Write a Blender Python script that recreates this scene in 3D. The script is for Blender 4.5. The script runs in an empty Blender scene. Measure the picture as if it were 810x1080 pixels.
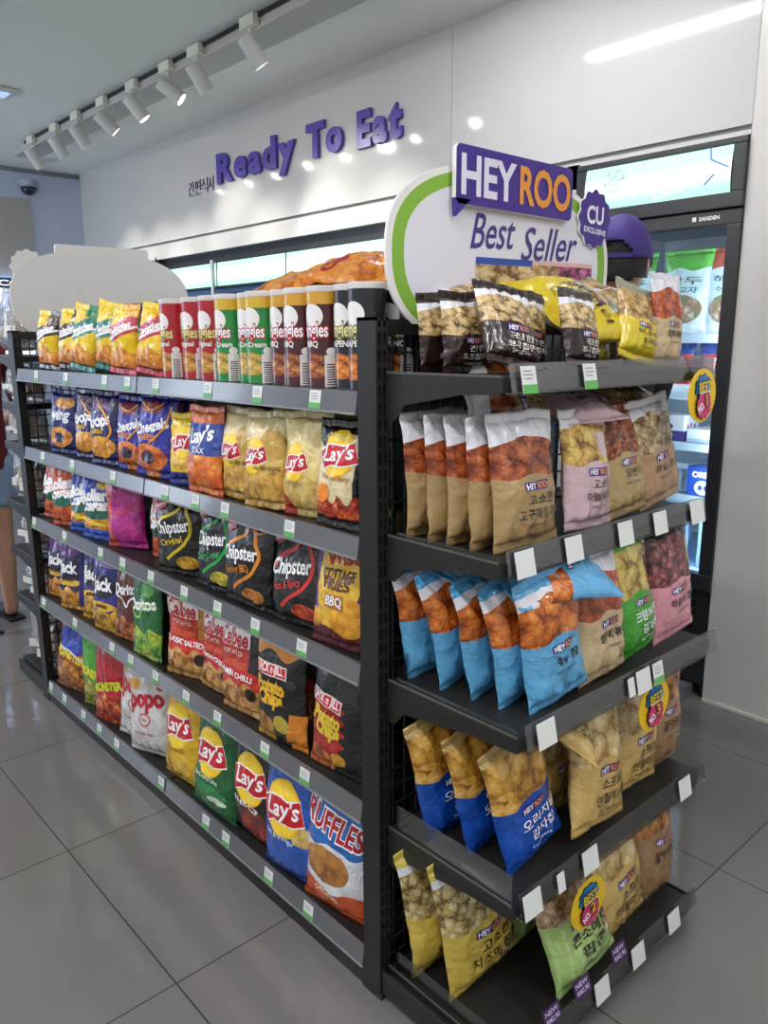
import bpy, math, random
from mathutils import Vector, Matrix, noise
random.seed(7)
PI = math.pi
SC = bpy.context.scene
COL = SC.collection
R_ = math.radians

# ---------------------------------------------------------------- colours and materials
def lin(c):
    if isinstance(c, str):
        c = [int(c[i:i + 2], 16) / 255 for i in (0, 2, 4)]
    return tuple((x / 12.92 if x <= .04045 else ((x + .055) / 1.055) ** 2.4) for x in c[:3])

MATS = {}
def mat(name, col, rough=.5, metal=0., spec=.5, coat=0., bump=None, emis=0., alpha=None):
    if name in MATS: return MATS[name]
    m = bpy.data.materials.new(name); m.use_nodes = True; MATS[name] = m
    nt = m.node_tree; b = nt.nodes['Principled BSDF']
    c = (*lin(col), 1)
    b.inputs['Base Color'].default_value = c
    b.inputs['Roughness'].default_value = rough
    b.inputs['Metallic'].default_value = metal
    b.inputs['Specular IOR Level'].default_value = spec
    b.inputs['Coat Weight'].default_value = coat
    b.inputs['Coat Roughness'].default_value = .08
    if emis:
        b.inputs['Emission Color'].default_value = c
        b.inputs['Emission Strength'].default_value = emis
    if bump:
        add_bump(nt, b, *bump)
    return m

def add_bump(nt, b, scale, strength, dist=1., distort=0., detail=2):
    tc = nt.nodes.new('ShaderNodeTexCoord'); n = nt.nodes.new('ShaderNodeTexNoise'); bp = nt.nodes.new('ShaderNodeBump')
    n.inputs['Scale'].default_value = scale; n.inputs['Detail'].default_value = detail; n.inputs['Distortion'].default_value = distort
    nt.links.new(tc.outputs['Object'], n.inputs['Vector'])
    nt.links.new(n.outputs['Fac'], bp.inputs['Height'])
    bp.inputs['Strength'].default_value = strength; bp.inputs['Distance'].default_value = dist
    nt.links.new(bp.outputs['Normal'], b.inputs['Normal'])

def clear(name, col='ffffff', refl=.08, rough=.05, body=0.):
    """clear plastic or glass: mostly see-through with a glossy skin and a little of its own colour"""
    if name in MATS: return MATS[name]
    m = bpy.data.materials.new(name); m.use_nodes = True; MATS[name] = m
    nt = m.node_tree; nt.nodes.clear(); N = nt.nodes.new
    o = N('ShaderNodeOutputMaterial'); t = N('ShaderNodeBsdfTransparent'); g = N('ShaderNodeBsdfGlossy'); d = N('ShaderNodeBsdfDiffuse')
    mx = N('ShaderNodeMixShader'); m2 = N('ShaderNodeMixShader'); lw = N('ShaderNodeLayerWeight'); mt = N('ShaderNodeMath')
    t.inputs[0].default_value = (*lin(col), 1); d.inputs[0].default_value = (*lin(col), 1)
    g.inputs['Roughness'].default_value = rough
    lw.inputs['Blend'].default_value = .25
    mt.operation = 'MULTIPLY_ADD'; mt.inputs[1].default_value = .5; mt.inputs[2].default_value = refl
    nt.links.new(lw.outputs['Fresnel'], mt.inputs[0])
    m2.inputs[0].default_value = body
    nt.links.new(t.outputs[0], m2.inputs[1]); nt.links.new(d.outputs[0], m2.inputs[2])
    nt.links.new(mt.outputs[0], mx.inputs[0]); nt.links.new(m2.outputs[0], mx.inputs[1]); nt.links.new(g.outputs[0], mx.inputs[2])
    nt.links.new(mx.outputs[0], o.inputs[0])
    return m

# small node-expression language used for printed artwork
class E:
    nt = None
    def __init__(s, v): s.v = v
    @staticmethod
    def op(o, a, b=None):
        n = E.nt.nodes.new('ShaderNodeMath'); n.operation = o
        for i, x in enumerate((a, b)):
            if x is None: continue
            x = x.v if isinstance(x, E) else x
            if isinstance(x, (int, float)): n.inputs[i].default_value = x
            else: E.nt.links.new(x, n.inputs[i])
        return E(n.outputs[0])
    def __add__(s, o): return E.op('ADD', s, o)
    __radd__ = __add__
    def __sub__(s, o): return E.op('SUBTRACT', s, o)
    def __rsub__(s, o): return E.op('SUBTRACT', o, s)
    def __mul__(s, o): return E.op('MULTIPLY', s, o)
    __rmul__ = __mul__
    def __gt__(s, o): return E.op('GREATER_THAN', s, o)
    def __lt__(s, o): return E.op('LESS_THAN', s, o)
    def __and__(s, o): return E.op('MULTIPLY', s, o)
    def __or__(s, o): return E.op('MAXIMUM', s, o)
def sin(a): return E.op('SINE', a)
def ab(a): return E.op('ABSOLUTE', a)

def art(name, base, layers=(), aspect=1.4, rough=.26, coat=.6, bump=.32, bscale=20):
    """printed packaging film: base colour, then (mask, paint) layers over the u,v of the face.
    paint = hex colour, or (hex1, hex2, hex3, cells) for a print of heaped food"""
    if name in MATS: return MATS[name]
    m = bpy.data.materials.new(name); m.use_nodes = True; MATS[name] = m
    nt = m.node_tree; b = nt.nodes['Principled BSDF']; E.nt = nt; N = nt.nodes.new
    uvn = N('ShaderNodeUVMap'); uvn.uv_map = 'UVMap'
    sx = N('ShaderNodeSeparateXYZ'); nt.links.new(uvn.outputs[0], sx.inputs[0])
    u, v = E(sx.outputs[0]), E(sx.outputs[1])
    def wob(k=6., a=.02):
        return sin(u * k * 2.1 + v * k) * a
    env = dict(u=u, v=v, sin=sin, ab=ab, wob=wob,
               ell=lambda cu, cv, ru, rv: (((u - cu) * (1 / ru)) * ((u - cu) * (1 / ru)) + ((v - cv) * (1 / rv)) * ((v - cv) * (1 / rv))) < 1,
               box=lambda a, c, d, e: ((u > a) & (u < d)) & ((v > c) & (v < e)))
    def paint(p):
        if isinstance(p, str):
            r = N('ShaderNodeRGB'); r.outputs[0].default_value = (*lin(p), 1); return r.outputs[0]
        c1, c2, c3, k = p; k = k * 1.6
        mp = N('ShaderNodeMapping'); mp.inputs['Scale'].default_value = (k, k * aspect, 1)
        nt.links.new(uvn.outputs[0], mp.inputs[0])
        wn = N('ShaderNodeTexNoise'); wn.inputs['Scale'].default_value = k * .8
        nt.links.new(uvn.outputs[0], wn.inputs['Vector'])
        vm = N('ShaderNodeVectorMath'); vm.operation = 'MULTIPLY_ADD'; vm.inputs[1].default_value = (.9, .9, 0)
        nt.links.new(wn.outputs['Color'], vm.inputs[0]); nt.links.new(mp.outputs[0], vm.inputs[2])
        vo = N('ShaderNodeTexVoronoi'); vo.inputs['Scale'].default_value = 1; nt.links.new(vm.outputs[0], vo.inputs['Vector'])
        cr = N('ShaderNodeValToRGB'); el = cr.color_ramp.elements
        el[0].position = 0; el[0].color = (*lin(c1), 1); el[1].position = .85; el[1].color = (*lin(c3), 1)
        e = el.new(.42); e.color = (*lin(c2), 1)
        s2 = N('ShaderNodeSeparateColor'); nt.links.new(vo.outputs['Color'], s2.inputs[0])
        n2 = N('ShaderNodeTexNoise'); n2.inputs['Scale'].default_value = k * 5; n2.inputs['Detail'].default_value = 4; nt.links.new(mp.outputs[0], n2.inputs['Vector']); n2.inputs['Scale'].default_value = 3.2
        fac = E(vo.outputs['Distance']) * .8 + E(s2.outputs[0]) * .5 + E(n2.outputs['Fac']) * .9 - .62
        nt.links.new(fac.v, cr.inputs[0])
        return cr.outputs[0]
    cur = paint(base)
    for mask, p in layers:
        mk = eval(mask, env)
        mx = N('ShaderNodeMix'); mx.data_type = 'RGBA'
        nt.links.new(mk.v, mx.inputs[0]); nt.links.new(cur, mx.inputs[6]); nt.links.new(paint(p), mx.inputs[7])
        cur = mx.outputs[2]
    nt.links.new(cur, b.inputs['Base Color'])
    b.inputs['Roughness'].default_value = rough
    b.inputs['Coat Weight'].default_value = coat; b.inputs['Coat Roughness'].default_value = .12
    if bump: add_bump(nt, b, bscale, bump, .03, 2.2, 3)
    return m

def ink(c):
    return mat('print_ink_' + c, c, rough=.32, coat=.2)

# ---------------------------------------------------------------- mesh helpers
class MB:
    def __init__(s): s.v = []; s.f = []; s.mi = []; s.mats = []; s.uv = {}
    def m(s, mt):
        if mt not in s.mats: s.mats.append(mt)
        return s.mats.index(mt)
    def add(s, vs, fs, mt, M=None, uvs=None):
        o = len(s.v); k = s.m(mt)
        for q in vs: s.v.append(tuple(M @ Vector(q)) if M else tuple(q))
        for i, f in enumerate(fs):
            if uvs: s.uv[len(s.f)] = [uvs[j] for j in f]
            s.f.append(tuple(j + o for j in f)); s.mi.append(k)
        return s
    def box(s, a, b, mt, M=None):
        x0, y0, z0 = a; x1, y1, z1 = b
        vs = [(x0, y0, z0), (x1, y0, z0), (x1, y1, z0), (x0, y1, z0), (x0, y0, z1), (x1, y0, z1), (x1, y1, z1), (x0, y1, z1)]
        return s.add(vs, [(0, 3, 2, 1), (4, 5, 6, 7), (0, 1, 5, 4), (1, 2, 6, 5), (2, 3, 7, 6), (3, 0, 4, 7)], mt, M)
    def prism(s, pts, d0, d1, mt, M=None, axis='y'):
        """pts: outline (a,b); extruded from d0 to d1 along axis"""
        n = len(pts)
        def P(a, b, d): return {'y': (a, d, b), 'x': (d, a, b), 'z': (a, b, d)}[axis]
        vs = [P(a, b, d0) for a, b in pts] + [P(a, b, d1) for a, b in pts]
        fs = [tuple(range(n)), tuple(range(2 * n - 1, n - 1, -1))] + [(i, i + n, (i + 1) % n + n, (i + 1) % n) for i in range(n)]
        return s.add(vs, fs, mt, M)
    def lathe(s, prof, mt, M=None, n=24, uvw=None):
        vs = []; fs = []; k = len(prof)
        for j in range(n):
            a = 2 * PI * j / n
            for r, z in prof: vs.append((r * math.cos(a), r * math.sin(a), z))
        for j in range(n):
            for i in range(k - 1):
                a = j * k + i; b = ((j + 1) % n) * k + i
                fs.append((a, b, b + 1, a + 1))
        fs.append(tuple(j * k for j in range(n - 1, -1, -1))); fs.append(tuple(j * k + k - 1 for j in range(n)))
        return s.add(vs, fs, mt, M)
    def tube(s, p, q, r, mt, n=8, r2=None):
        p, q = Vector(p), Vector(q); d = q - p
        M = Matrix.Translation(p) @ d.to_track_quat('Z', 'Y').to_matrix().to_4x4()
        return s.lathe([(r, 0), (r2 or r, d.length)], mt, M, n)
    def build(s, name, parent=None, smooth=False, bevel=0., subs=0):
        me = bpy.data.meshes.new(name); me.from_pydata(s.v, [], s.f)
        for mt in s.mats: me.materials.append(mt)
        me.polygons.foreach_set('material_index', s.mi)
        if s.uv:
            l = me.uv_layers.new(name='UVMap')
            for pi, uvs in s.uv.items():
                p = me.polygons[pi]
                for li, c in zip(p.loop_indices, uvs): l.data[li].uv = c
        me.validate(); me.update()
        if smooth: me.polygons.foreach_set('use_smooth', [True] * len(me.polygons))
        o = bpy.data.objects.new(name, me); COL.objects.link(o)
        if parent: o.parent = parent
        if bevel:
            b = o.modifiers.new('bevel', 'BEVEL'); b.width = bevel; b.segments = 2; b.limit_method = 'ANGLE'
        if subs:
            b = o.modifiers.new('subd', 'SUBSURF'); b.levels = subs; b.render_levels = subs
        return o

def tag(o, label=None, cat=None, group=None, kind=None):
    if label: o['label'] = label
    if cat: o['category'] = cat
    if group: o['group'] = group
    if kind: o['kind'] = kind
    return o
def thing(name, label, cat, loc=(0, 0, 0), rot=(0, 0, 0), group=None):
    o = bpy.data.objects.new(name, None); COL.objects.link(o); o.empty_display_size = .05
    o.location = loc; o.rotation_euler = rot
    return tag(o, label, cat, group)
def dup(o, parent=None):
    c = o.copy(); COL.objects.link(c)
    if parent: c.parent = parent
    for ch in list(o.children): dup(ch, c)
    return c

# ---------------------------------------------------------------- lettering
TXT = {}
def glyphs(body, bold=0., shear=0., spacing=1.):
    """outline of a text as flat triangles, centred on 0,0, 1 unit = font size"""
    key = (body, bold, shear, spacing)
    if key in TXT: return TXT[key]
    c = bpy.data.curves.new('lettering', 'FONT'); c.body = body; c.offset = bold; c.shear = shear; c.space_character = spacing
    c.resolution_u = 3; c.fill_mode = 'FRONT'
    o = bpy.data.objects.new('lettering', c); me = o.to_mesh()
    vs = [(q.co.x, q.co.y) for q in me.vertices]; fs = [tuple(p.vertices) for p in me.polygons]
    o.to_mesh_clear(); bpy.data.objects.remove(o); bpy.data.curves.remove(c)
    if not vs: vs = [(0, 0)]
    x0 = min(a for a, b in vs); x1 = max(a for a, b in vs); y0 = min(b for a, b in vs); y1 = max(b for a, b in vs)
    vs = [(a - (x0 + x1) / 2, b - (y0 + y1) / 2) for a, b in vs]
    TXT[key] = (vs, fs, x1 - x0, y1 - y0)
    return TXT[key]

def arc_pts(cx, cy, r, a0, a1, n=8, ry=None):
    ry = ry or r
    return [(cx + r * math.cos(R_(a0 + (a1 - a0) * i / n)), cy + ry * math.sin(R_(a0 + (a1 - a0) * i / n))) for i in range(n + 1)]
def rrect(x0, y0, x1, y1, r, n=5):
    return (arc_pts(x1 - r, y1 - r, r, 0, 90, n) + arc_pts(x0 + r, y1 - r, r, 90, 180, n) + arc_pts(x0 + r, y0 + r, r, 180, 270, n) + arc_pts(x1 - r, y0 + r, r, 270, 360, n))
def spline(pts, n=6):
    out = []
    P = [pts[0]] + list(pts) + [pts[-1]]
    for i in range(1, len(P) - 2):
        p0, p1, p2, p3 = (Vector(q) for q in P[i - 1:i + 3])
        for k in range(n):
            t = k / n
            out.append(tuple(.5 * ((2 * p1) + (p2 - p0) * t + (2 * p0 - 5 * p1 + 4 * p2 - p3) * t * t + (3 * p1 - p0 - 3 * p2 + p3) * t ** 3)))
    return out + [tuple(pts[-1])]

def flat_decal(d, W, H):
    """a decal as flat (verts, faces, colour); coordinates in metres from the lower corner of the face.
    kinds: T text, O ellipse, S stroke, P polygon(convex), X box"""
    k = d[0]
    if k == 'T':
        _, body, cu, cv, size, colr = d[:6]; o = d[6] if len(d) > 6 else {}
        vs, fs, w, h = glyphs(body, o.get('bold', .012), o.get('shear', 0), o.get('sp', 1.))
        fit = o.get('fit')
        sx = size * o.get('xs', 1.)
        sz = size
        if fit: sx = fit * W / w
        a = R_(o.get('rot', 0)); ca, sa = math.cos(a), math.sin(a)
        arch = o.get('arch', 0)
        out = []
        for x, y in vs:
            X, Y = x * sx, y * sz
            Y += arch * (1 - (2 * X / max(w * sx, 1e-6)) ** 2)
            out.append((cu * W + X * ca - Y * sa, cv * H + X * sa + Y * ca))
        for _ in range(3):          # keep the pieces small so that lettering follows the creases of the film
            nf = []; mid = {}
            for f in fs:
                if len(f) > 3:
                    for q in range(1, len(f) - 1): nf.append((f[0], f[q], f[q + 1]))
                else: nf.append(f)
            fs = nf; nf = []; lim = max(.005, size * .08)
            def md(a, b):
                e = (min(a, b), max(a, b))
                if e not in mid:
                    p, q = out[a], out[b]
                    if math.hypot(p[0] - q[0], p[1] - q[1]) < lim: mid[e] = None
                    else: out.append(((p[0] + q[0]) / 2, (p[1] + q[1]) / 2)); mid[e] = len(out) - 1
                return mid[e]
            for a, b, c in fs:
                m = [md(a, b), md(b, c), md(c, a)]; n_ = sum(x is not None for x in m)
                if n_ == 0: nf.append((a, b, c))
                elif n_ == 3: nf += [(a, m[0], m[2]), (b, m[1], m[0]), (c, m[2], m[1]), tuple(m)]
                else:
                    V = [a, b, c]
                    while m[0] is None: V = V[1:] + V[:1]; m = m[1:] + m[:1]
                    if n_ == 1: nf += [(V[0], m[0], V[2]), (m[0], V[1], V[2])]
                    elif m[1] is not None: nf += [(m[0], V[1], m[1]), (V[0], m[0], m[1]), (V[0], m[1], V[2])]
                    else: nf += [(V[0], m[0], m[2]), (m[0], V[1], V[2]), (m[0], V[2], m[2])]
            if len(nf) == len(fs): break
            fs = nf
        return out, fs, colr
    if k == 'O':
        _, cu, cv, ru, rv, colr = d[:6]; a = R_(d[6]) if len(d) > 6 else 0; ca, sa = math.cos(a), math.sin(a)
        vs = [(cu * W, cv * H)]; fs = []; n = 24 if ru < .03 else 44; rings = max(4, int(ru / .005))
        for r in range(1, rings + 1):
            for j in range(n):
                t = 2 * PI * j / n; X = ru * math.cos(t) * r / rings; Y = rv * math.sin(t) * r / rings
                vs.append((cu * W + X * ca - Y * sa, cv * H + X * sa + Y * ca))
        for j in range(n): fs.append((0, 1 + j, 1 + (j + 1) % n))
        for r in range(1, rings):
            for j in range(n):
                p = 1 + (r - 1) * n + j; q = 1 + (r - 1) * n + (j + 1) % n
                fs.append((p, p + n, q + n, q))
        return vs, fs, colr
    if k == 'S':
        _, pts, w, colr = d
        P = spline([(a * W, b * H) for a, b in pts], 6 if w < .03 else 9); vs = []; fs = []; q_ = max(2, int(w / .006)); S_ = [2 * i / q_ - 1 for i in range(q_ + 1)]
        for i, q in enumerate(P):
            a = Vector(P[max(i - 1, 0)]); b = Vector(P[min(i + 1, len(P) - 1)]); t = (b - a).normalized(); nrm = Vector((-t.y, t.x)) * w / 2
            for s in S_: vs.append((q[0] + nrm.x * s, q[1] + nrm.y * s))
        for i in range(len(P) - 1):
            for s in range(q_): k_ = (q_ + 1) * i + s; fs.append((k_, k_ + q_ + 1, k_ + q_ + 2, k_ + 1))
        return vs, fs, colr
    if k == 'X':
        _, u0, v0, u1, v1, colr = d[:6]; rot = R_(d[6]) if len(d) > 6 else 0
        n = 8 if (u1 - u0) * W < .06 else 22; vs = []; fs = []; cx, cy = (u0 + u1) / 2 * W, (v0 + v1) / 2 * H
        for i in range(n + 1):
            for j in range(n + 1):
                X = (u0 + (u1 - u0) * i / n) * W - cx; Y = (v0 + (v1 - v0) * j / n) * H - cy
                vs.append((cx + X * math.cos(rot) - Y * math.sin(rot), cy + X * math.sin(rot) + Y * math.cos(rot)))
        for i in range(n):
            for j in range(n):
                p = i * (n + 1) + j; fs.append((p, p + n + 1, p + n + 2, p + 1))
        return vs, fs, colr

def heyroo(cu, cv, w, rot=0):
    """the purple name plate with white and orange letters, w metres wide"""
    h = w * .235
    return [('PL', cu, cv, w, h, rot)]

def expand(decals, W, H):
    out = []
    for d in decals:
        if d[0] == 'PL':
            _, cu, cv, w, h, rot = d
            out.append(('X', cu - w / 2 / W, cv - h / 2 / H, cu + w / 2 / W, cv + h / 2 / H, '3a1f78', rot))
            out.append(('T', 'HEY', cu - w * .24 / W * math.cos(R_(rot)), cv - w * .24 * math.sin(R_(rot)) / H, h * .95, 'ffffff', dict(bold=.03, fit=w * .42 / W, rot=rot)))
            out.append(('T', 'ROO', cu + w * .23 / W * math.cos(R_(rot)), cv + w * .23 * math.sin(R_(rot)) / H, h * .95, 'f0983c', dict(bold=.03, fit=w * .43 / W, rot=rot)))
        elif d[0] == 'LAYS':
            _, cu, cv, s = d[:4]; ang = d[4] if len(d) > 4 else 8
            out += [('O', cu, cv, s * .50, s * .56, 'f6c51e'), ('O', cu, cv, s * .46, s * .52, 'ffd83a'),
                    ('S', [(cu - s * .52 / W, cv - s * .16 / H), (cu - s * .2 / W, cv - s * .02 / H), (cu + s * .2 / W, cv - s * .03 / H), (cu + s * .52 / W, cv + s * .08 / H)], s * .5, 'ffffff'),
                    ('S', [(cu - s * .51 / W, cv - s * .16 / H), (cu - s * .2 / W, cv - s * .02 / H), (cu + s * .2 / W, cv - s * .03 / H), (cu + s * .51 / W, cv + s * .08 / H)], s * .44, 'c4121c'),
                    ('T', "Lay's", cu, cv - s * .02 / H, s * .46, 'ffffff', dict(bold=.02, shear=.2, fit=s * .92 / W, rot=ang))]
        else: out.append(d)
    return out

# ---------------------------------------------------------------- snack bags
class Bag:
    NU, NV = 30, 34
    def __init__(s, W, H, D, seed=0, wr=1., vs=.04):
        s.W, s.H, s.D, s.seed, s.wr, s.vs = W, H, D, seed, wr, vs
        rnd = random.Random(seed); s.k1, s.k2 = rnd.choice((3, 4, 5)), rnd.choice((3, 4, 5)); s.p1, s.p2 = rnd.random() * 6, rnd.random() * 6
        s.F = [[s.pt(i / s.NU, j / s.NV, -1) for j in range(s.NV + 1)] for i in range(s.NU + 1)]
        s.B = [[s.pt(i / s.NU, j / s.NV, 1) for j in range(s.NV + 1)] for i in range(s.NU + 1)]
    def pt(s, u, v, side):
        W, H, D = s.W, s.H, s.D
        t = min(1, max(0, v))
        tb = t ** .72
        g = max(0., 4 * tb * (1 - tb)) ** .50
        a = abs(2 * u - 1)
        prof = max(0., 1 - a ** 2.6) ** .62
        y = D / 2 * g * prof * (1 if side < 0 else .85)
        w = s.wr * min(1., D / .05)
        y += w * prof * .0042 * (math.sin(2 * PI * s.k1 * u + s.p1) * math.exp(-t / .13) + math.sin(2 * PI * s.k2 * u + s.p2) * math.exp(-(1 - t) / .15))
        y += w * prof * .0065 * noise.noise(Vector((u * W * 22 + s.seed * 7.3, v * H * 16, side * 3. + s.seed)))
        rg = 1 - abs(noise.noise(Vector((u * W * 38 + s.seed, v * H * 24 + side, s.seed * 2.2)))) * 2.2
        y += w * prof * (.0034 * max(0, rg) ** 3 - .0012) + w * prof * .0007 * noise.noise(Vector((u * W * 120, v * H * 90, s.seed)))
        y = max(y, .0006)
        x = (2 * u - 1) * W / 2 * (1 - .075 * g) + .0025 * w * noise.noise(Vector((v * 9, s.seed, u * 3)))
        z = H * v + .006 * w * (noise.noise(Vector((u * 3.5, s.seed * 3.1, 0))) * t + noise.noise(Vector((u * 3.5, s.seed * 1.7, 5))) * (1 - t) * .5)
        bend = .010 * w * noise.noise(Vector((v * 2.2, s.seed * 5.1, 2)))
        return Vector((x, side * y + bend, z))
    def sample(s, u, v):
        u = min(.9999, max(0, u)) * s.NU; v = min(.9999, max(0, v)) * s.NV
        i, j = int(u), int(v); a, b = u - i, v - j; F = s.F
        return (F[i][j] * (1 - a) + F[i + 1][j] * a) * (1 - b) + (F[i][j + 1] * (1 - a) + F[i + 1][j + 1] * a) * b
    def build(s, name, mt, decals=(), seal=None):
        mb = MB(); NU, NV = s.NU, s.NV; vs = []; uvs = []
        for arr in (s.F, s.B):
            for i in range(NU + 1):
                for j in range(NV + 1): vs.append(arr[i][j]); uvs.append((i / NU, j / NV))
        n1 = (NU + 1) * (NV + 1); fs = []
        ix = lambda i, j: i * (NV + 1) + j
        for i in range(NU):
            for j in range(NV):
                fs.append((ix(i, j), ix(i + 1, j), ix(i + 1, j + 1), ix(i, j + 1)))
                fs.append((n1 + ix(i, j), n1 + ix(i, j + 1), n1 + ix(i + 1, j + 1), n1 + ix(i + 1, j)))
        for j in range(NV):
            for i in (0, NU):
                q = (ix(i, j), ix(i, j + 1), n1 + ix(i, j + 1), n1 + ix(i, j)); fs.append(q if i == 0 else q[::-1])
        for i in range(NU):
            for j in (0, NV):
                q = (ix(i, j), n1 + ix(i, j), n1 + ix(i + 1, j), ix(i + 1, j)); fs.append(q if j == 0 else q[::-1])
        mb.add(vs, fs, mt, uvs=uvs)
        for k, d in enumerate(expand(decals, s.W, s.H)):
            pv, pf, colr = flat_decal(d, s.W, s.H); off = .0010 + .0004 * k
            mb.add([s.sample(x / s.W, y / s.H) + Vector((0, -off, 0)) for x, y in pv], pf, ink(colr) if isinstance(colr, str) else colr)
        o = mb.build(name, smooth=True)
        for nm, v0, v1, j in (('top_seal', 1, 1 + .05, NV), ('bottom_seal', 0, -.035, 0)):
            m2 = MB(); vv = []; uu = []; ff = []
            for i in range(NU + 1):
                c = (s.F[i][j] + s.B[i][j]) / 2; sg = 1 if j else -1
                for r in range(4):
                    zz = sg * (r / 3) * .016
                    for sd in (-1, 1):
                        vv.append(c + Vector((0, sd * .0007 + .0006 * (r % 2), zz))); uu.append((i / NU, .985 if j else .015))
            for i in range(NU):
                for r in range(3):
                    for sd in (0, 1):
                        a = i * 8 + r * 2 + sd; q = (a, a + 8, a + 10, a + 2); ff.append(q if sd == 0 else q[::-1])
                a = i * 8 + 6; ff.append((a, a + 8, a + 9, a + 1))
            m2.add(vv, ff, seal or mt, uvs=uu)
            m2.build(nm, o, smooth=True)
        return o

KINDS = {}
def kind(name, W, H, D, mt, decals=(), seal=None, seed=0, wr=1., cat='snack bag', oname='snack_bag'):
    KINDS[name] = dict(W=W, H=H, D=D, mt=mt, decals=decals, seal=seal, seed=seed or len(KINDS) + 1, wr=wr, cat=cat, oname=oname, proto={})
def put(k, label, loc, yaw=0, lean=0, roll=0, H=None, W=None, group=None, var=0):
    K = KINDS[k]
    p = K['proto'].get(var)
    if p is None:
        o = Bag(K['W'], K['H'], K['D'], K['seed'] + 31 * var, K['wr']).build(K['oname'], K['mt'], K['decals'], K['seal'])
        K['proto'][var] = o
    else: o = dup(p)
    o.location = loc; o.rotation_euler = (R_(lean), R_(roll), R_(yaw))
    sz = (H or K['H']) / K['H']; sx = (W / K['W']) if W else sz
    o.scale = (sx, (sx + sz) / 2, sz)
    for q in ('group',):
        if q in o: del o[q]
    return tag(o, label, K['cat'], group)
# ---------------------------------------------------------------- printed packaging of each kind
CHIP = ('c98a2a', 'e8b64c', '8a5216'); ORANGE = ('d9692a', 'a83e14', '5c1e0a'); POPC = ('e9dcb4', 'c9ac78', '6d4a26')
def food(t, k): return (*t, k)
# --- long aisle side
def twist(nm, b1, b2, seed):
    kind(nm, .125, .165, .05, art('film_' + nm, 'f4cf0c', [('v<.34+wob(5,.05)', food(('f0b93a', 'e59a1c', 'd2761a'), 3)), ('ell(.5,.16,.34,.13)', food(('f6c040', 'e8922a', 'b8601a'), 4)),
        ('(v>.34+u*.3)&(v<.66+u*.3)', b1), ('(v>.40+u*.3)&(v<.44+u*.3)', 'ffffff'), ('(v>.88)&(u>.55)', b2), ('(v<.04)', b1)]),
        [('T', 'Twisties', .5, .66, .03, 'ffffff', dict(bold=.04, fit=.84, rot=20, shear=.2))], seed=seed)
twist('twist_choc', '2c1626', '4b2a16', 3); twist('twist_green', '1f7f6d', '0f7a3a', 5); twist('twist_red', 'c43a4a', 'f0b020', 9)
kind('wing', .13, .19, .055, art('film_wing', '1b1d6e', [('ell(.62,.84,.34,.10)', food(('f0b838', 'd98f1c', 'a0600e'), 3)), ('ell(.5,.22,.42,.19)', food(('f5b942', 'e0922a', 'c06e1a'), 2)), ('ell(.5,.22,.2,.09)', '15174f')]),
    [('T', 'wing', .5, .60, .05, 'e8ecf4', dict(bold=.04, fit=.72, shear=.15))])
kind('loop', .13, .195, .055, art('film_loop', '1d1c62', [('ell(.4,.86,.4,.10)', '5a3a6a'), ('ell(.5,.2,.44,.17)', food(('f6c040', 'e8a02c', 'b8701a'), 2.4)), ('ell(.42,.22,.16,.07)', 'd8861e')]),
    [('T', 'loops', .48, .58, .05, 'ffffff', dict(bold=.04, fit=.74, rot=10)), ('T', 'CORN', .36, .44, .02, 'f0c030', dict(bold=.03)), ('S', [(.2, .95), (.5, .8), (.8, .62), (.85, .4), (.6, .28)], .006, 'f0a030')])
kind('ring', .14, .195, .06, art('film_ring', '2b2a9c', [('ell(.4,.88,.34,.09)', '8a2a3a'), ('ell(.45,.19,.46,.19)', food(('f2a03a', 'e0782a', 'b04e16'), 2)), ('ell(.45,.2,.2,.09)', '3a1c3a')]),
    [('T', 'Cheezels', .48, .62, .04, 'ffffff', dict(bold=.03, fit=.84, rot=14)), ('T', 'CHEESE', .4, .47, .02, 'f08a2a', dict(bold=.03)), ('S', [(.1, .93), (.45, .84), (.72, .95)], .005, 'f0a030'), ('S', [(.9, .9), (.82, .6), (.5, .4)], .005, 'f0a030')])
kind('lays_y', .135, .17, .05, art('film_lays_y', 'f2cc18', [('v<.12', '28308a'), ('ell(.5,.3,.3,.14)', food(('f6d860', 'e8b840', 'c89020'), 2.5))]), [('LAYS', .52, .62, .085)])
kind('lays_o', .135, .185, .05, art('film_lays_o', '28449a', [('v<.44', food(('f4a84a', 'ea7a24', 'd0501a'), 3)), ('v>.86', 'd86a1e')]), [('T', "Lay's", .5, .68, .05, 'ffffff', dict(bold=.03, fit=.7, rot=10, shear=.2)), ('T', 'STAX', .5, .5, .02, 'e8eefc', dict(bold=.02))])
kind('lays_g', .135, .19, .06, art('film_lays_g', 'd9b656', [('v>.72', 'ecd9a0'), ('v<.36+wob(6,.04)', food(('ecc66a', 'd8a848', 'a87a28'), 2.6)), ('ell(.78,.68,.24,.2)', 'c9a24a')]), [('LAYS', .42, .54, .075), ('T', 'SALTED EGG', .72, .4, .012, '3c2a14', dict(bold=.02))])
kind('lays_w', .135, .2, .06, art('film_lays_w', 'f0dc98', [('v<.5', food(('f0d890', 'e8cc78', 'c8a050'), 1.6)), ('ell(.08,.05,.2,.12)', 'b02a1e')]), [('LAYS', .36, .52, .075), ('T', 'Original', .42, .3, .015, 'a88a50', dict(bold=.01))])
kind('lays_b', .125, .185, .05, art('film_lays_b', 'e8d8a8', [('u>.9', '161310'), ('(v>.8+wob(9,.03))&(u<.3)', '1a1612'), ('v>.93', '1a1612'), ('v<.25+wob(9,.05)', food(('e8882a', 'c8401a', '5a160c'), 5)), ('v<.05', '2a1a14')]),
    [('LAYS', .55, .72, .085), ('T', 'Hot and Spicy', .55, .47, .014, 'b0642a', dict(bold=.02)), ('O', .28, .3, .017, .019, 'f08a2a')])
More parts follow.
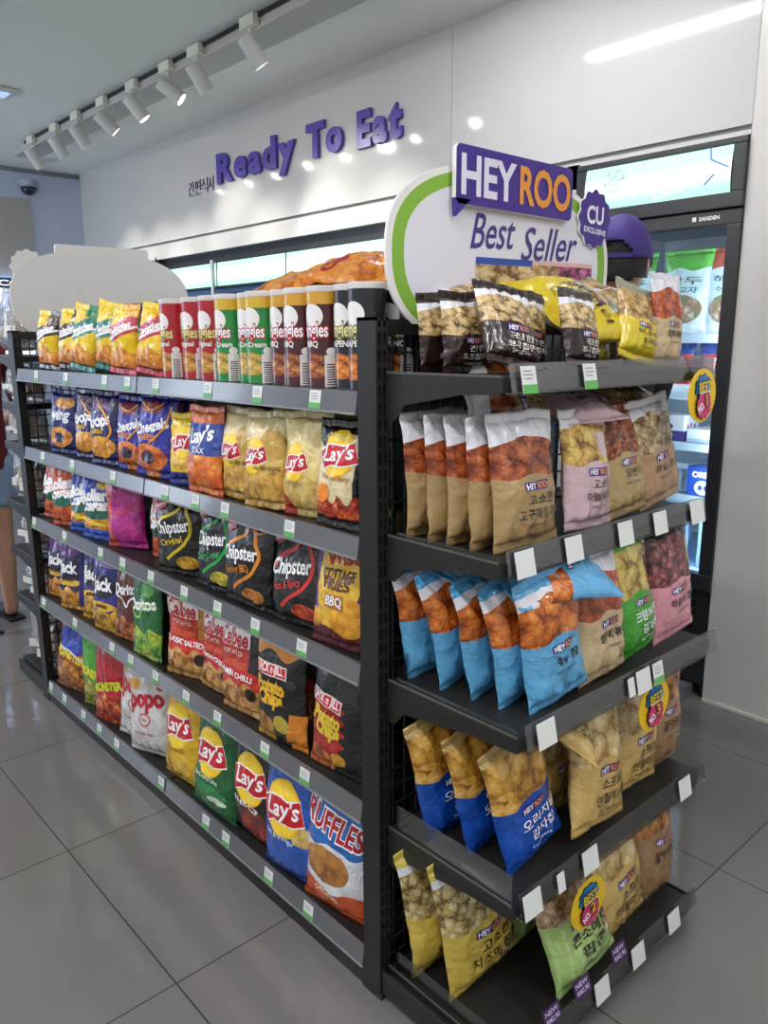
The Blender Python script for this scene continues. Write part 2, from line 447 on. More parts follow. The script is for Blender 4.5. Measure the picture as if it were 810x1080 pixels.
kind('roller', .125, .2, .055, art('film_roller', 'd8582a', [('v<.36+wob(7,.05)', food(('e88a3a', 'd05a20', '9a2c14'), 3.4)), ('v>.9', 'c23a20'), ('ell(.5,.36,.44,.1)', '1d6a50')]),
    [('T', 'Roller', .5, .66, .05, 'ffffff', dict(bold=.06, fit=.84, rot=8)), ('T', 'Coaster', .5, .50, .05, 'ffffff', dict(bold=.06, fit=.9, rot=8)), ('O', .5, .36, .018, .012, '14604a')])
kind('roller_b', .125, .2, .055, art('film_roller_b', '2a4ab0', [('v<.36+wob(7,.05)', food(('f0c03a', 'e0982a', 'a0581c'), 3.4)), ('ell(.74,.84,.16,.06)', 'f0c030'), ('v<.1', '2f58c0'), ('ell(.5,.36,.44,.1)', '1d6a50')]),
    [('T', 'Roller', .5, .66, .05, 'ffffff', dict(bold=.06, fit=.84, rot=8)), ('T', 'Coaster', .5, .50, .05, 'ffffff', dict(bold=.06, fit=.9, rot=8)), ('T', 'cheese', .6, .2, .022, 'f6e23a', dict(bold=.05))])
kind('magenta', .14, .21, .055, art('film_magenta', 'b8268a', [('u<.28+wob(5,.04)', food(('e88a6a', 'd0503a', '9a2c2a'), 3)), ('v>.9', 'd890a8')]), [('S', [(.3, .42), (.6, .5), (.95, .6)], .006, 'd43a3a')])
def chipster(nm, c, sub, fl):
    kind(nm, .17, .22, .06, art('film_' + nm, '0d0d0f', [('ell(.7,.12,.2,.09)', food(fl, 3)), ('v>.965', '2a2a2a')]),
        [('S', [(.1, .5), (.22, .66), (.5, .78), (.62, .93), (.74, .78), (.82, .58), (.7, .38), (.42, .22), (.3, .14)], .009, c),
         ('S', [(.62, .93), (.70, .84), (.9, .88)], .005, c), ('T', 'Chipster', .45, .56, .05, 'ffffff', dict(bold=.025, fit=.72, xs=.8, rot=8)),
         ('T', sub, .42, .38, .026, c, dict(bold=.02, fit=.5, rot=14)), ('X', .08, .8, .3, .93, 'd42a2a', 24), ('T', 'Twisties', .19, .865, .016, 'ffffff', dict(bold=.03, rot=24))], cat='snack bag')
chipster('chip_y', 'd9bd2a', 'Original', ('f0d060', 'd8a830', '8a5a10')); chipster('chip_g', '22a648', 'Sour Cream', ('f0e080', 'd8c040', '7a8a20'))
chipster('chip_o', 'e08a22', 'Flaming BBQ', ('f0b850', 'd88830', '8a4a10')); chipster('chip_r', 'd0302a', 'Hot & Spicy', ('f08a3a', 'd85020', '8a2010'))
kind('wise', .17, .21, .06, art('film_wise', '5c1f6e', [('ell(.5,.6,.38,.5)', 'e3b62a'), ('v<.16', '5a1220'), ('ell(.74,.28,.3,.2)', food(('f4c63a', 'e2a01c', 'c88012'), 2.4)), ('ell(.14,.22,.16,.1)', food(('f4c63a', 'e2a01c', '9a6010'), 2.4))]),
    [('T', 'Wise', .55, .88, .045, 'c4202a', dict(bold=.03, rot=6)), ('T', 'COTTAGE', .5, .7, .03, '5a2a10', dict(bold=.04, fit=.56)), ('T', 'FRIES', .5, .6, .03, '5a2a10', dict(bold=.04, fit=.46)), ('X', .33, .36, .66, .5, 'b06a2a'), ('T', 'BBQ', .5, .43, .028, 'ffffff', dict(bold=.02))])
kind('pur', .13, .245, .055, art('film_pur', '24163f', [('ell(.5,.84,.36,.12)', '6a3a8a'), ('v<.26+wob(6,.04)', food(('f2c23a', 'e09a2a', '7a3a14'), 3)), ('ell(.5,.36,.42,.05)', 'e8b83a'), ('u>.86', '2c2a7c')]),
    [('T', 'Jack', .5, .56, .06, 'ffffff', dict(bold=.04, fit=.66)), ('T', 'potato', .5, .40, .02, '3a1a10', dict(bold=.04))])
kind('pur2', .13, .25, .055, art('film_pur2', '2a2a86', [('v>.8', '8a68c0'), ('v<.26+wob(6,.04)', food(('f2c23a', 'e0aa2a', '7a4a14'), 3)), ('ell(.5,.3,.42,.06)', 'e8b83a'), ('ell(.5,.56,.42,.16)', '15152c')]),
    [('T', 'Jack', .5, .56, .06, 'ffffff', dict(bold=.04, fit=.66)), ('T', 'potato', .5, .30, .02, '3a1a10', dict(bold=.04))])
kind('dor_b', .15, .275, .055, art('film_dor_b', '5a2116', [('v<.24+wob(7,.04)', food(('e8a048', 'c06a24', '6a2a10'), 3)), ('ell(.6,.7,.5,.1)', '6e2c1a'), ('v>.92', '45180f')]),
    [('T', 'Doritos', .5, .62, .05, 'ffffff', dict(bold=.04, fit=.84, rot=10)), ('S', [(.1, .52), (.4, .48), (.5, .4), (.62, .5), (.9, .58)], .006, 'ffffff')])
kind('dor_g', .15, .26, .055, art('film_dor_g', '17662e', [('v<.3+wob(7,.04)', food(('f0c848', '9ac43a', '2a7a2a'), 3)), ('ell(.66,.78,.2,.08)', '5aac3a'), ('v>.93', '104a20')]),
    [('T', 'Doritos', .5, .6, .05, 'ffffff', dict(bold=.04, fit=.84, rot=10)), ('S', [(.1, .5), (.45, .44), (.6, .58), (.9, .62)], .006, '8fd45a')])
def calbee(nm, band, sub, side):
    kind(nm, .17, .26, .055, art('film_' + nm, 'b8301f', [('(u>.74)&(v>.35)', side), ('(v<.40+wob(4,.02))&(v>.27)', band), ('v<.27+wob(8,.03)', food(('efc98a', 'd9a25a', '8a4c1c'), 2.6)), ('(v<.5)&(v>.43)&(u<.7)', 'd6492c')]),
        [('X', .08, .82, .74, .92, 'c4262a'), ('T', 'JACK n JILL', .41, .87, .03, 'ffffff', dict(bold=.03, fit=.58)), ('X', .06, .64, .76, .82, 'f3ece6'), ('T', 'Calbee', .41, .73, .06, 'c01f28', dict(bold=.03, fit=.62)),
         ('T', 'POTATO', .41, .58, .016, 'f4d8c0', dict(bold=.02, sp=1.3)), ('T', sub, .45, .37, .02, 'ffffff', dict(bold=.03, fit=.8, rot=-4)), ('O', .80, .2, .017, .017, '2a1612')])
calbee('calbee', 'd8302a', 'CLASSIC SALTED', 'c98a2a'); calbee('calbee_hot', 'cf2c26', 'FLAMIN CHILLI', '2b1a18')
kind('jnj_o', .18, .285, .06, art('film_jnj_o', '17120d', [('v>.80+wob(5,.04)', 'e0901f'), ('(u>.72+wob(4,.06))&(v<.3)', 'd98322'), ('ell(.2,.1,.26,.12)', food(('ecc46a', 'd09a3a', '8a5a1c'), 2)), ('ell(.62,.17,.16,.08)', 'b8a43a')]),
    [('X', .08, .60, .74, .72, 'e8e0d4'), ('X', .1, .612, .72, .708, 'c8202a'), ('T', 'JACK n JILL', .41, .66, .03, 'ffffff', dict(bold=.03, fit=.56)), ('T', 'Potato', .42, .51, .05, 'e8b32a', dict(bold=.06, fit=.6)), ('T', 'Chips', .42, .38, .05, 'e8b32a', dict(bold=.06, fit=.52)), ('O', .82, .58, .014, .014, '3a3a3a')])
kind('jnj_b', .19, .29, .06, art('film_jnj_b', '0c0c0e', [('((u<.62+sin(v*60)*.05)&(v<.62))&(v>.08)', 'a5231c'), ('ell(.2,.06,.24,.1)', food(('ecb46a', 'd0743a', '8a3a1c'), 2.4)), ('ell(.56,.1,.12,.06)', 'd8a030')]),
    [('X', .06, .54, .62, .66, 'e8e0d4', -8), ('X', .08, .552, .60, .648, 'c8202a', -8), ('T', 'JACK n JILL', .34, .6, .03, 'ffffff', dict(bold=.03, fit=.48, rot=-8)), ('T', 'Potato', .36, .45, .05, 'e3c23a', dict(bold=.06, fit=.5, rot=-8)), ('T', 'Chips', .38, .33, .05, 'e3c23a', dict(bold=.06, fit=.42, rot=-8))])
kind('mamee', .18, .27, .07, art('film_mamee', 'a85422', [('ell(.55,.68,.45,.2)', '1f3fb0'), ('v<.42+wob(7,.05)', food(('d8a03a', 'b0641c', '5a2a10'), 4)), ('v>.9', 'c05a20')]), [('T', 'MONSTER', .5, .47, .04, 'e8d23a', dict(bold=.06, fit=.84, rot=-12)), ('S', [(.2, .56), (.5, .52), (.9, .42)], .006, 'd8dcf4')])
kind('mgreen', .15, .26, .06, art('film_mgreen', '4aa62a', [('v<.32+wob(7,.05)', food(('d8c04a', 'a0a03a', '4a6a20'), 4)), ('v>.9', '58b838')]), [('T', 'MONSTER', .5, .45, .04, 'f0e23a', dict(bold=.06, fit=.8, rot=-12))])
kind('mred', .17, .27, .06, art('film_mred', 'b01620', [('v<.32+wob(7,.05)', food(('e8a03a', 'c0401c', '6a1a10'), 4)), ('v>.9', '8a1018')]), [('T', 'MONSTER', .45, .45, .04, 'd8e03a', dict(bold=.06, fit=.8, rot=14))])
kind('popo', .17, .24, .06, art('film_popo', 'd4d2d0', [('ell(.2,.9,.16,.07)', 'd8a030'), ('(v<.08)', 'c8c4c2'), ('ell(.8,.9,.1,.04)', 'b0302a')]), [('T', 'popo', .5, .66, .08, 'b81e2a', dict(bold=.05, fit=.8, rot=8)), ('O', .5, .45, .024, .021, 'c2545a'), ('O', .5, .45, .019, .016, 'd4d2d0'), ('T', 'FISH', .5, .45, .012, 'b81e2a', dict(bold=.02)), ('T', 'muruku ikan', .5, .27, .016, 'b85a5a', dict(bold=.01))])
def bigl(nm, base, extra, sub, c2):
    kind(nm, .225, .355, .072, art('film_' + nm, base, extra), [('LAYS', .46, .56, .150), ('T', sub, .44, .32, .022, c2, dict(bold=.015, fit=.55))])
bigl('lays_yb', 'e2b41c', [('v<.2+wob(5,.03)', food(('f0d060', 'e2b83a', 'b88a1c'), 1.8)), ('v>.88', 'ead28a')], 'Classic', 'a8781a')
bigl('lays_gr', '14602e', [('ell(.8,.9,.2,.07)', food(('f0d880', 'd8b850', '9a7a20'), 2)), ('ell(.5,.2,.4,.06)', '2f8a48'), ('ell(.7,.14,.2,.03)', 'cfe0c8')], 'Sour Cream & Onion', 'd8ecd8')
bigl('lays_bk', '17130f', [('ell(.4,.93,.3,.08)', food(('d8703a', 'b84a20', '7a2a10'), 2)), ('ell(.6,.16,.34,.16)', food(('d05a2a', '9a2c14', '5a160c'), 2))], 'BBQ', 'e8e4dc')
bigl('lays_bl', '1f57b4', [('ell(.36,.92,.2,.08)', food(('f0d890', 'd8b860', '9a7a30'), 2)), ('ell(.8,.4,.16,.09)', food(('ecd48a', 'd8b860', '9a7a30'), 2)), ('v<.06', '1a3f8a')], 'Salt & Vinegar', 'cfe0f8')
kind('ruffles', .25, .365, .09, art('film_ruffles', '2067b8', [('v<.52+wob(5,.025)', 'e4e6ea'), ('ell(.42,.36,.36,.15)', food(('d8a050', 'b87c34', '8a5420'), 1.6)), ('v<.17+wob(4,.03)', 'c4501c'), ('v>.96', '184e90')]),
    [('T', 'RUFFLES', .5, .70, .09, 'ffffff', dict(bold=.075, fit=.92, rot=-9)), ('T', 'RUFFLES', .5, .70, .086, 'b3161f', dict(bold=.03, fit=.88, rot=-9)), ('T', 'ORIGINAL', .45, .13, .02, 'f0d0a8', dict(bold=.02, rot=-6))])
# --- end display
WH = 'e6e6ea'
def hey(nm, W, H, D, base, fd, k, lines, pu=.64, tw=.66, inkc='2a2320', split=.5, extra=(), white=.86, plate=.38, seed=0, sub='SNACK', wcol=WH):
    lay = [(f'v>{split}+wob(5,.02)', food(fd, k)), (f'v>{white}+ab(u-.45)*-.16+.04', wcol)] + list(extra)
    dec = heyroo(pu - .12, split - .085, W * plate)
    z = split - .20
    for t in lines:
        dec.append(('T', t, pu - .04, z, H * .10, inkc, dict(bold=.012, fit=tw if len(t) > 3 else tw * .66))); z -= .12
    dec.append(('T', sub, pu - .1, z + .02, H * .032, inkc, dict(bold=.005, fit=.34)))
    kind(nm, W, H, D, art('film_' + nm, base, lay, bump=.25), dec, seed=seed)
hey('cookie', .155, .145, .05, '2a1812', ('e8cf98', 'cfae74', '3a2416'), 5, ['진한', '초코칩쿠키'], split=.46, inkc='e8e4de', extra=[('v>.95', '241510')], sub='CHOCO CHIP')
hey('yel', .14, .145, .05, 'dfc62a', ('d8b878', 'c09858', '6a4a20'), 5, ['허니버터', '쌀과자'], split=.5, white=1.2, sub='RICE SNACK', extra=[('v>.93', '9a9a80')])
hey('tteok', .155, .215, .055, 'cdb48a', ('d8703a', 'b04a1e', '7a2a10'), 5, ['쌀떡볶이'], split=.52, sub='RICE TTEOKBOKKI', extra=[('ell(.86,.66,.14,.14)', food(('f0c03a', 'e06a3a', '7a2a6a'), 6)), ('ell(.97,.2,.1,.08)', food(ORANGE, 6))])
hey('goguma', .17, .205, .055, 'a98c5c', ('cc7a48', 'a04a20', '5a200c'), 4.4, ['고소한', '고구마형 과자'], split=.54, white=.84, tw=.72, sub='SWEET POTATO SNACK')
hey('garlic', .175, .2, .055, 'd3b4b8', ('ecd880', 'dcb050', '7a5020'), 4, ['고소한', '마늘바게트'], split=.55, white=.92, extra=[('(v>.6)&ell(.72,.72,.14,.12)', 'd8c0c8')], sub='GARLIC BAGUETTE')
hey('oranda', .155, .19, .05, 'ae9462', ('c8703a', '8a4018', '3a160a'), 9, ['오란다'], split=.56, white=1.3, sub='SWEET CRUNCH', extra=[('ell(.95,.4,.1,.09)', 'd8b020')])
hey('mayo', .165, .2, .05, 'b08c66', ('d8c498', 'b09468', '5a3a1c'), 6, ['마요 골드'], split=.52, white=.9, sub='MAYO GOLD', extra=[('ell(.97,.55,.14,.1)', 'c87a5a')])
hey('blue', .175, .235, .06, '62acd8', ('e89a4a', 'cf6e24', '7a3410'), 4, ['뉴팡'], split=.52, sub='NEW PANG', extra=[('(v>.95)', '5aa6d4'), ('ell(.96,.36,.06,.05)', 'e0b030')], white=.87)
hey('green', .15, .225, .055, '3f9a2c', ('ecd888', 'd8c060', '8a6a30'), 3.6, ['크림어니언', '감자칩'], split=.52, inkc='ffffff', sub='CREAM ONION', white=.96, extra=[('v>.94', '7ab848'), ('ell(.8,.72,.07,.12)', '5a2438'), ('ell(.95,.22,.08,.08)', 'e8ecdc')])
hey('pink', .17, .225, .055, 'd994a0', ('b8706a', '7a3a3e', '2c1216'), 7, ['하늘의 별빵'], split=.5, sub='STAR SNACK', white=1.3, wcol='2a1a1e', extra=[('v>.93', '3a2226'), ('ell(.9,.74,.05,.14)', 'd8a828'), ('ell(.9,.1,.12,.08)', '9a4a4a')])
hey('ori', .18, .25, .06, '0f4cae', ('eccc80', 'd8a23c', '8a5818'), 3, ['오리지널', '감자칩'], split=.52, inkc='ffffff', sub='ORIGINAL', white=1.3, extra=[('v>.96', 'c0a468'), ('ell(.95,.32,.12,.1)', food(('ecc46a', 'd8a040', '3a6a3a'), 4))])
hey('soft', .20, .25, .065, 'd0ae66', ('ecdcae', 'd4b878', '9a7030'), 4, ['소프트', '인절미스낵'], split=.5, sub='INJEOLMI SNACK', white=.86, wcol='d8d8d4', extra=[('ell(.93,.3,.09,.1)', '9a9a4a')])
hey('corn', .155, .26, .055, '9a7850', ('d8a060', 'b87434', '5a3214'), 4, ['꿀맛 콘스낵'], split=.56, sub='CORN SNACK', white=.86, extra=[('ell(.2,.74,.2,.1)', food(('d8b030', '7a8a2a', '6a4a8a'), 4)), ('ell(.9,.12,.12,.07)', food(ORANGE, 5))])
hey('cheese', .2, .275, .065, 'd8bc52', ('e6dcae', 'c4ac6a', '6a5228'), 8, ['고소한', '치즈맛 팝콘'], split=.48, sub='CHEESE POPCORN', white=.9, extra=[('v>.94', 'd8c45a'), ('ell(.8,.1,.2,.07)', food(POPC, 5))], tw=.7)
hey('conso', .2, .29, .065, 'a9c878', ('dcc8a0', 'b09068', '5a4024'), 7, ['콘소메맛', '팝콘'], split=.5, sub='CONSOMME POPCORN', white=1.3, extra=[('(sin(u*40)>.75)&(v<.46)', 'b8d288'), ('ell(.92,.26,.12,.1)', food(POPC, 6))])
kind('cheetos', .2, .27, .07, art('film_cheetos', 'e08a12', [('v<.3+wob(5,.05)', food(('f0b040', 'e08a20', 'a8500c'), 3)), ('v>.9', 'e8a030')]), [('T', 'Cheetos', .5, .62, .06, 'a01c20', dict(bold=.05, fit=.8, rot=8))])
# ---------------------------------------------------------------- crisp cans
def can_mesh(nm, base, layers, decals):
    R, H, n = .0365, .196, 40
    mt = art('can_' + nm, base, layers, rough=.3, bump=0)
    root = None
    mb = MB(); vs = []; uvs = []; fs = []; NZ = 10
    for i in range(n + 1):
        a = -PI / 2 + 2 * PI * (i / n - .5)
        for j in range(NZ + 1):
            vs.append((R * math.cos(a), R * math.sin(a), .003 + (H - .006) * j / NZ)); uvs.append((i / n, j / NZ))
    for i in range(n):
        for j in range(NZ):
            p = i * (NZ + 1) + j; fs.append((p, p + NZ + 1, p + NZ + 2, p + 1))
    mb.add(vs, fs, mt, uvs=uvs)
    Wc = 2 * PI * R
    for k, d in enumerate(expand(decals, Wc, H)):
        pv, pf, c = flat_decal(d, Wc, H); rr = R + .0003 + .0002 * k
        mb.add([(rr * math.cos(-PI / 2 + 2 * PI * (x / Wc - .5)), rr * math.sin(-PI / 2 + 2 * PI * (x / Wc - .5)), y) for x, y in pv], pf, ink(c))
    o = mb.build('crisp_can', smooth=True)
    steel = mat('can_steel', 'b8bac0', rough=.25, metal=1)
    MB().lathe([(.001, 0), (R + .0006, 0), (R + .0008, .004), (R, .0045), (.001, .0045)], steel, n=40).build('base_rim', o)
    MB().lathe([(.001, H - .006), (R + .001, H - .006), (R + .0016, H - .002), (R + .0014, H + .004), (R - .001, H + .006), (.001, H + .0045)], mat('can_lid', 'dcd6d2', rough=.35), n=40).build('plastic_lid', o)
    return o
def can_art(nm, base, top, word, wc, sub, foodc):
    lay = []
    if top: lay.append(('v>.86', top))
    lay += [('(v<.36)&((v>.10)&ell(.5,.22,.16,.14))', food(foodc, 5)), ('(v<.34)&((u>.62)&(u<.74))', 'e8e4e0'), ('((v<.26)&((u>.64)&(u<.72)))&(sin(v*240)>0)', '3a3838')]
    Wc = 2 * PI * .0365
    return can_mesh(nm, base, lay, [('O', .5, .73, .026, .024, 'f2efec'), ('T', 'Pringles', .5, .575, .04, wc[1], dict(bold=.075, fit=.33)), ('T', 'Pringles', .5, .575, .038, wc[0], dict(bold=.02, fit=.31)), ('T', sub, .5, .45, .016, 'f4f0ea', dict(bold=.03)), ('O', .68, .38, .010, .008, 'f0eeec')])
CANS = dict(can_red=lambda: can_art('red', 'b0101f', None, 0, ('f2dc8c', '7a5a10'), 'Original', ('e8b850', 'c08a30', '8a1018')),
    can_green=lambda: can_art('green', '1f8a3c', 'd9b028', 0, ('ffffff', 'b01826'), 'Sour Cream', ('e8c870', 'd0a040', '2a7a3a')),
    can_mar=lambda: can_art('maroon', '451218', 'd8a02a', 0, ('ffffff', 'b01826'), 'BBQ', ('d89a50', '9a4a20', '3a1014')),
    can_blk=lambda: can_art('black', '15161c', None, 0, ('e8e0a0', '6a6420'), 'JALAPENO', ('f0a83a', 'd8701c', '2a1610')))
CP = {}
def put_can(k, label, loc, yaw=0, group=None):
    if k not in CP: o = CP[k] = CANS[k]()
    else: o = dup(CP[k])
    o.location = loc; o.rotation_euler = (0, 0, R_(yaw))
    return tag(o, label, 'crisp can', group)
TAGX_LONG = {1: [-2.818, -2.552, -2.254, -2.102, -1.932, -1.666, -1.456, -1.251], 2: [-2.831, -2.562, -2.247, -1.918, -1.756, -1.615, -1.352], 3: [-2.991, -2.692, -2.389, -2.228, -2.04, -1.846, -1.675, -1.503, -1.32], 4: [-2.977, -2.67, -2.361, -2.222, -2.056, -1.873, -1.705, -1.484, -1.323], 5: [-2.99, -2.852, -2.671, -2.529, -2.389, -2.069, -1.801, -1.695, -1.49, -1.324]}
# ---------------------------------------------------------------- the room
def structure(o, label=None):
    o['kind'] = 'structure'
    if label: o['label'] = label
    return o
def floor_mat():
    m = mat('floor_tile', '86837d', rough=.13); nt = m.node_tree; b = nt.nodes['Principled BSDF']; N = nt.nodes.new; L = nt.links.new
    tc = N('ShaderNodeTexCoord'); mp = N('ShaderNodeMapping'); mp.inputs['Location'].default_value = (2.0298 + .6261 * 8, -.6447 + .6261 * 12, 0)
    L(tc.outputs['Object'], mp.inputs[0])
    br = N('ShaderNodeTexBrick'); br.offset = 0; br.inputs['Scale'].default_value = 1; br.inputs['Brick Width'].default_value = .6261; br.inputs['Row Height'].default_value = .6261
    br.inputs['Mortar Size'].default_value = .0022; br.inputs['Mortar Smooth'].default_value = .2
    br.inputs['Color1'].default_value = (*lin('7b7976'), 1); br.inputs['Color2'].default_value = (*lin('767471'), 1); br.inputs['Mortar'].default_value = (*lin('4a4844'), 1)
    L(mp.outputs[0], br.inputs['Vector'])
    n = N('ShaderNodeTexNoise'); n.inputs['Scale'].default_value = 1.6; n.inputs['Detail'].default_value = 5; L(tc.outputs['Object'], n.inputs['Vector'])
    mx = N('ShaderNodeMix'); mx.data_type = 'RGBA'; mx.blend_type = 'MULTIPLY'; mx.inputs[0].default_value = .25
    L(br.outputs['Color'], mx.inputs[6]); L(n.outputs['Color'], mx.inputs[7]); L(mx.outputs[2], b.inputs['Base Color'])
    n2 = N('ShaderNodeTexNoise'); n2.inputs['Scale'].default_value = 9; n2.inputs['Detail'].default_value = 3; L(tc.outputs['Object'], n2.inputs['Vector'])
    rr = N('ShaderNodeMapRange'); rr.inputs['To Min'].default_value = .04; rr.inputs['To Max'].default_value = .13; L(n2.outputs['Fac'], rr.inputs[0]); L(rr.outputs[0], b.inputs['Roughness'])
    bp = N('ShaderNodeBump'); bp.inputs['Strength'].default_value = .05; bp.inputs['Distance'].default_value = .02
    n3 = N('ShaderNodeTexNoise'); n3.inputs['Scale'].default_value = 14; L(tc.outputs['Object'], n3.inputs['Vector']); L(n3.outputs['Fac'], bp.inputs['Height'])
    b2 = N('ShaderNodeBump'); b2.invert = True; b2.inputs['Strength'].default_value = .5; b2.inputs['Distance'].default_value = .003; L(br.outputs['Fac'], b2.inputs['Height']); L(bp.outputs[0], b2.inputs['Normal']); L(b2.outputs[0], b.inputs['Normal'])
    return m
CZ = 2.74; WY = 2.827
structure(MB().box((-9, -3.5, -.1), (3.5, 3.6, 0), floor_mat()).build('floor'))
M_ceil = mat('ceiling_paint', 'eeefea', rough=.7)
structure(MB().box((-9, -3.5, CZ), (3.5, 3.0, CZ + .1), M_ceil).build('ceiling'))
M_wall = mat('wall_gloss_panel', 'c6c5c2', rough=.09, spec=.5)
M_pier = mat('wall_pier_panel', 'cfccc6', rough=.3)
wb = MB()
wb.box((-6.9, WY, 2.083), (-1.286, WY + .15, CZ), M_wall)             # big glossy fascia over the coolers
wb.box((-6.9, WY + .004, 1.968), (-1.965, WY + .15, 2.068), M_wall)    # lower strip under the shadow groove
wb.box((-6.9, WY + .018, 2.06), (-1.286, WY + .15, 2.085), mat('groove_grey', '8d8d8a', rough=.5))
wb.box((-1.965, WY + .004, 2.052), (-1.28, WY + .15, 2.068), M_wall)
wb.box((-2.02, WY + .004, 0), (-1.962, WY + .7, 2.06), M_wall)
wb.box((-6.9, WY + .7, 0), (-1.2, WY + .78, 2.1), mat('recess_dark', '35383a', rough=.7))
structure(wb.build('wall_back'))
pw = MB(); pw.box((-1.283, WY, 0), (3.5, WY + .78, CZ), M_pier)
structure(pw.build('wall_pier'))
for k, x in enumerate((-2.66, -1.2838)):
    structure(MB().box((x - .0012, WY - .0012, 2.09 if k == 0 else 0), (x + .0012, WY + .002, CZ - .002), mat('panel_seam', 'a9a8a4', rough=.6)).build('trim_%d' % (k + 1)))
structure(MB().box((-1.283, WY - .006, 0), (3.5, WY, .012), mat('skirting_light', 'd8d4c8', rough=.4)).build('baseboard_back'))
fw = MB(); M_far = mat('wall_far_lit_blue', 'b9c4d8', rough=.35)  # bluish light on the far wall is put into its colour
fw.box((-7.05, -3.5, 0), (-6.9, 3.6, CZ - .04), M_far)
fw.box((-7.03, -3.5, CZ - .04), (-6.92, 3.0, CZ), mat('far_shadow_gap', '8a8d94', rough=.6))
structure(fw.build('wall_far'))
structure(MB().box((-6.96, 2.33, 1.9), (-6.885, 2.4, 2.5), mat('far_panel', 'a6a39e', rough=.35)).box((-6.96, 2.0, 1.9), (-6.885, 2.33, 2.5), mat('far_panel', 'a6a39e')).build('trim_3'))

# ---------------------------------------------------------------- lamps of the room, and unseen ones added for light
M_lamp = mat('lamp_diffuser', 'fbfaff', rough=.4, emis=118.); M_lamp2 = mat('lamp_diffuser_slim', 'fbfaff', rough=.4, emis=72.)
M_white = mat('white_metal', 'd9d7d2', rough=.4)
def linear_light(x0, x1, y, label, slim=False):
    t = thing('linear_ceiling_light', label, 'ceiling light', ((x0 + x1) / 2, y, CZ))
    h = (x1 - x0) / 2
    MB().box((-h, -.05, -.05), (h, .05, -.001), M_white).build('housing', t)
    MB().box((-h + .01, -.016, -.056), (h - .01, .016, -.0505), M_lamp2 if slim else M_lamp).build('diffuser', t)
linear_light(-2.40, -1.2, 2.16, 'white linear ceiling light in line with the spotlight track, reflected in the glossy fascia', True)
linear_light(-1.0, .2, .0, 'unseen white linear ceiling light above the aisle beside the end display')  # this and the next three: unseen fixtures placed to light the shelves
linear_light(-3.6, -2.4, -.35, 'unseen white linear ceiling light above the aisle along the snack shelves')
linear_light(.3, 1.5, 1.3, 'unseen white linear ceiling light in front of the end display')
linear_light(-6.2, -5.0, -.35, 'unseen white linear ceiling light at the far end of the aisle')

linear_light(-1.2, .0, -1.7, 'added unseen white linear ceiling light behind the viewer')  # from here on: unseen lights added in place of stronger ambient light
linear_light(-3.9, -2.7, -2.0, 'added unseen white linear ceiling light behind the viewer toward the far wall')
linear_light(1.7, 2.9, .2, 'added unseen white linear ceiling light well behind the camera')
# track with its spotlights
t = thing('lighting_track', 'long white ceiling track beam with black slot, carrying the small spotlights', 'lighting track', (-4.4, 2.15, CZ))
MB().box((-1.85, -.052, -.06), (1.95, .115, -.001), mat('track_beam_grey', 'b2b0ac', rough=.5)).build('beam', t, bevel=.004)
MB().box((-1.6, -.061, -.022), (1.9, -.053, -.004), mat('track_black', '101010', rough=.4)).build('slot', t)
SPX = [-3.147, -3.609, -3.90, -4.283, -4.671, -5.053, -5.405, -5.829]
AIM = [(-3.0, 2.0), (-3.55, 2.1), (-3.35, 2.2), (-3.95, 2.1), (-4.45, 2.1), (-5.05, 2.1), (-5.5, 2.1), (-6.0, 2.1)]
ORD = ['nearest the large sign board', 'second', 'third', 'fourth', 'fifth', 'sixth', 'seventh', 'last']
M_spot = mat('spot_white', 'cfcdca', rough=.45); M_lens = mat('spot_lens', 'fff6e6', emis=28.)
for i, (x, (ax, az)) in enumerate(zip(SPX, AIM)):
    lab = ('small white cylinder spotlight, first on the track from the camera end' if i == 0 else 'small white cylinder spotlight, ' + ('last on the track by the far wall' if i == 7 else ORD[i] + ' along the track from the camera end'))
    s = thing('track_spotlight', lab, 'spotlight', (x, 2.085, CZ), group='spotlights on the ceiling track')
    MB().box((-.055, -.022, -.052), (.055, .012, -.006), mat('adapter_cream', 'd6d4c4', rough=.5)).build('adapter', s, bevel=.003)
    MB().tube((0, -.003, -.05), (0, -.003, -.115), .009, M_spot).build('arm', s)
    d = (Vector((ax, WY, az)) - Vector((x, 2.085, CZ - .13))); d.z = -(1.02 if i not in (2, 4) else .72); d.normalize()
    Mx = Matrix.Translation((0, -.003, -.125)) @ (-d).to_track_quat('Z', 'Y').to_matrix().to_4x4()
    MB().lathe([(.0, .045), (.034, .045), (.036, .04), (.036, -.085), (.030, -.085), (.029, -.078), (.0, -.078)], M_spot, Mx, 24).build('lamp_head', s)
    MB().lathe([(.0, -.0805), (.0285, -.0805), (.0285, -.0795), (0, -.0795)], M_lens, Mx, 20).build('lens', s)
    ld = bpy.data.lights.new('spot_beam', 'SPOT'); ld.energy = 19; ld.spot_size = R_(66); ld.spot_blend = .8; ld.shadow_soft_size = .025; ld.color = (1, .95, .87)
    lo = bpy.data.objects.new('spot_beam', ld); COL.objects.link(lo); lo.parent = s
    lo.location = Vector((0, -.003, -.125)) + d * .095; lo.rotation_euler = (-d).to_track_quat('Z', 'Y').to_euler()

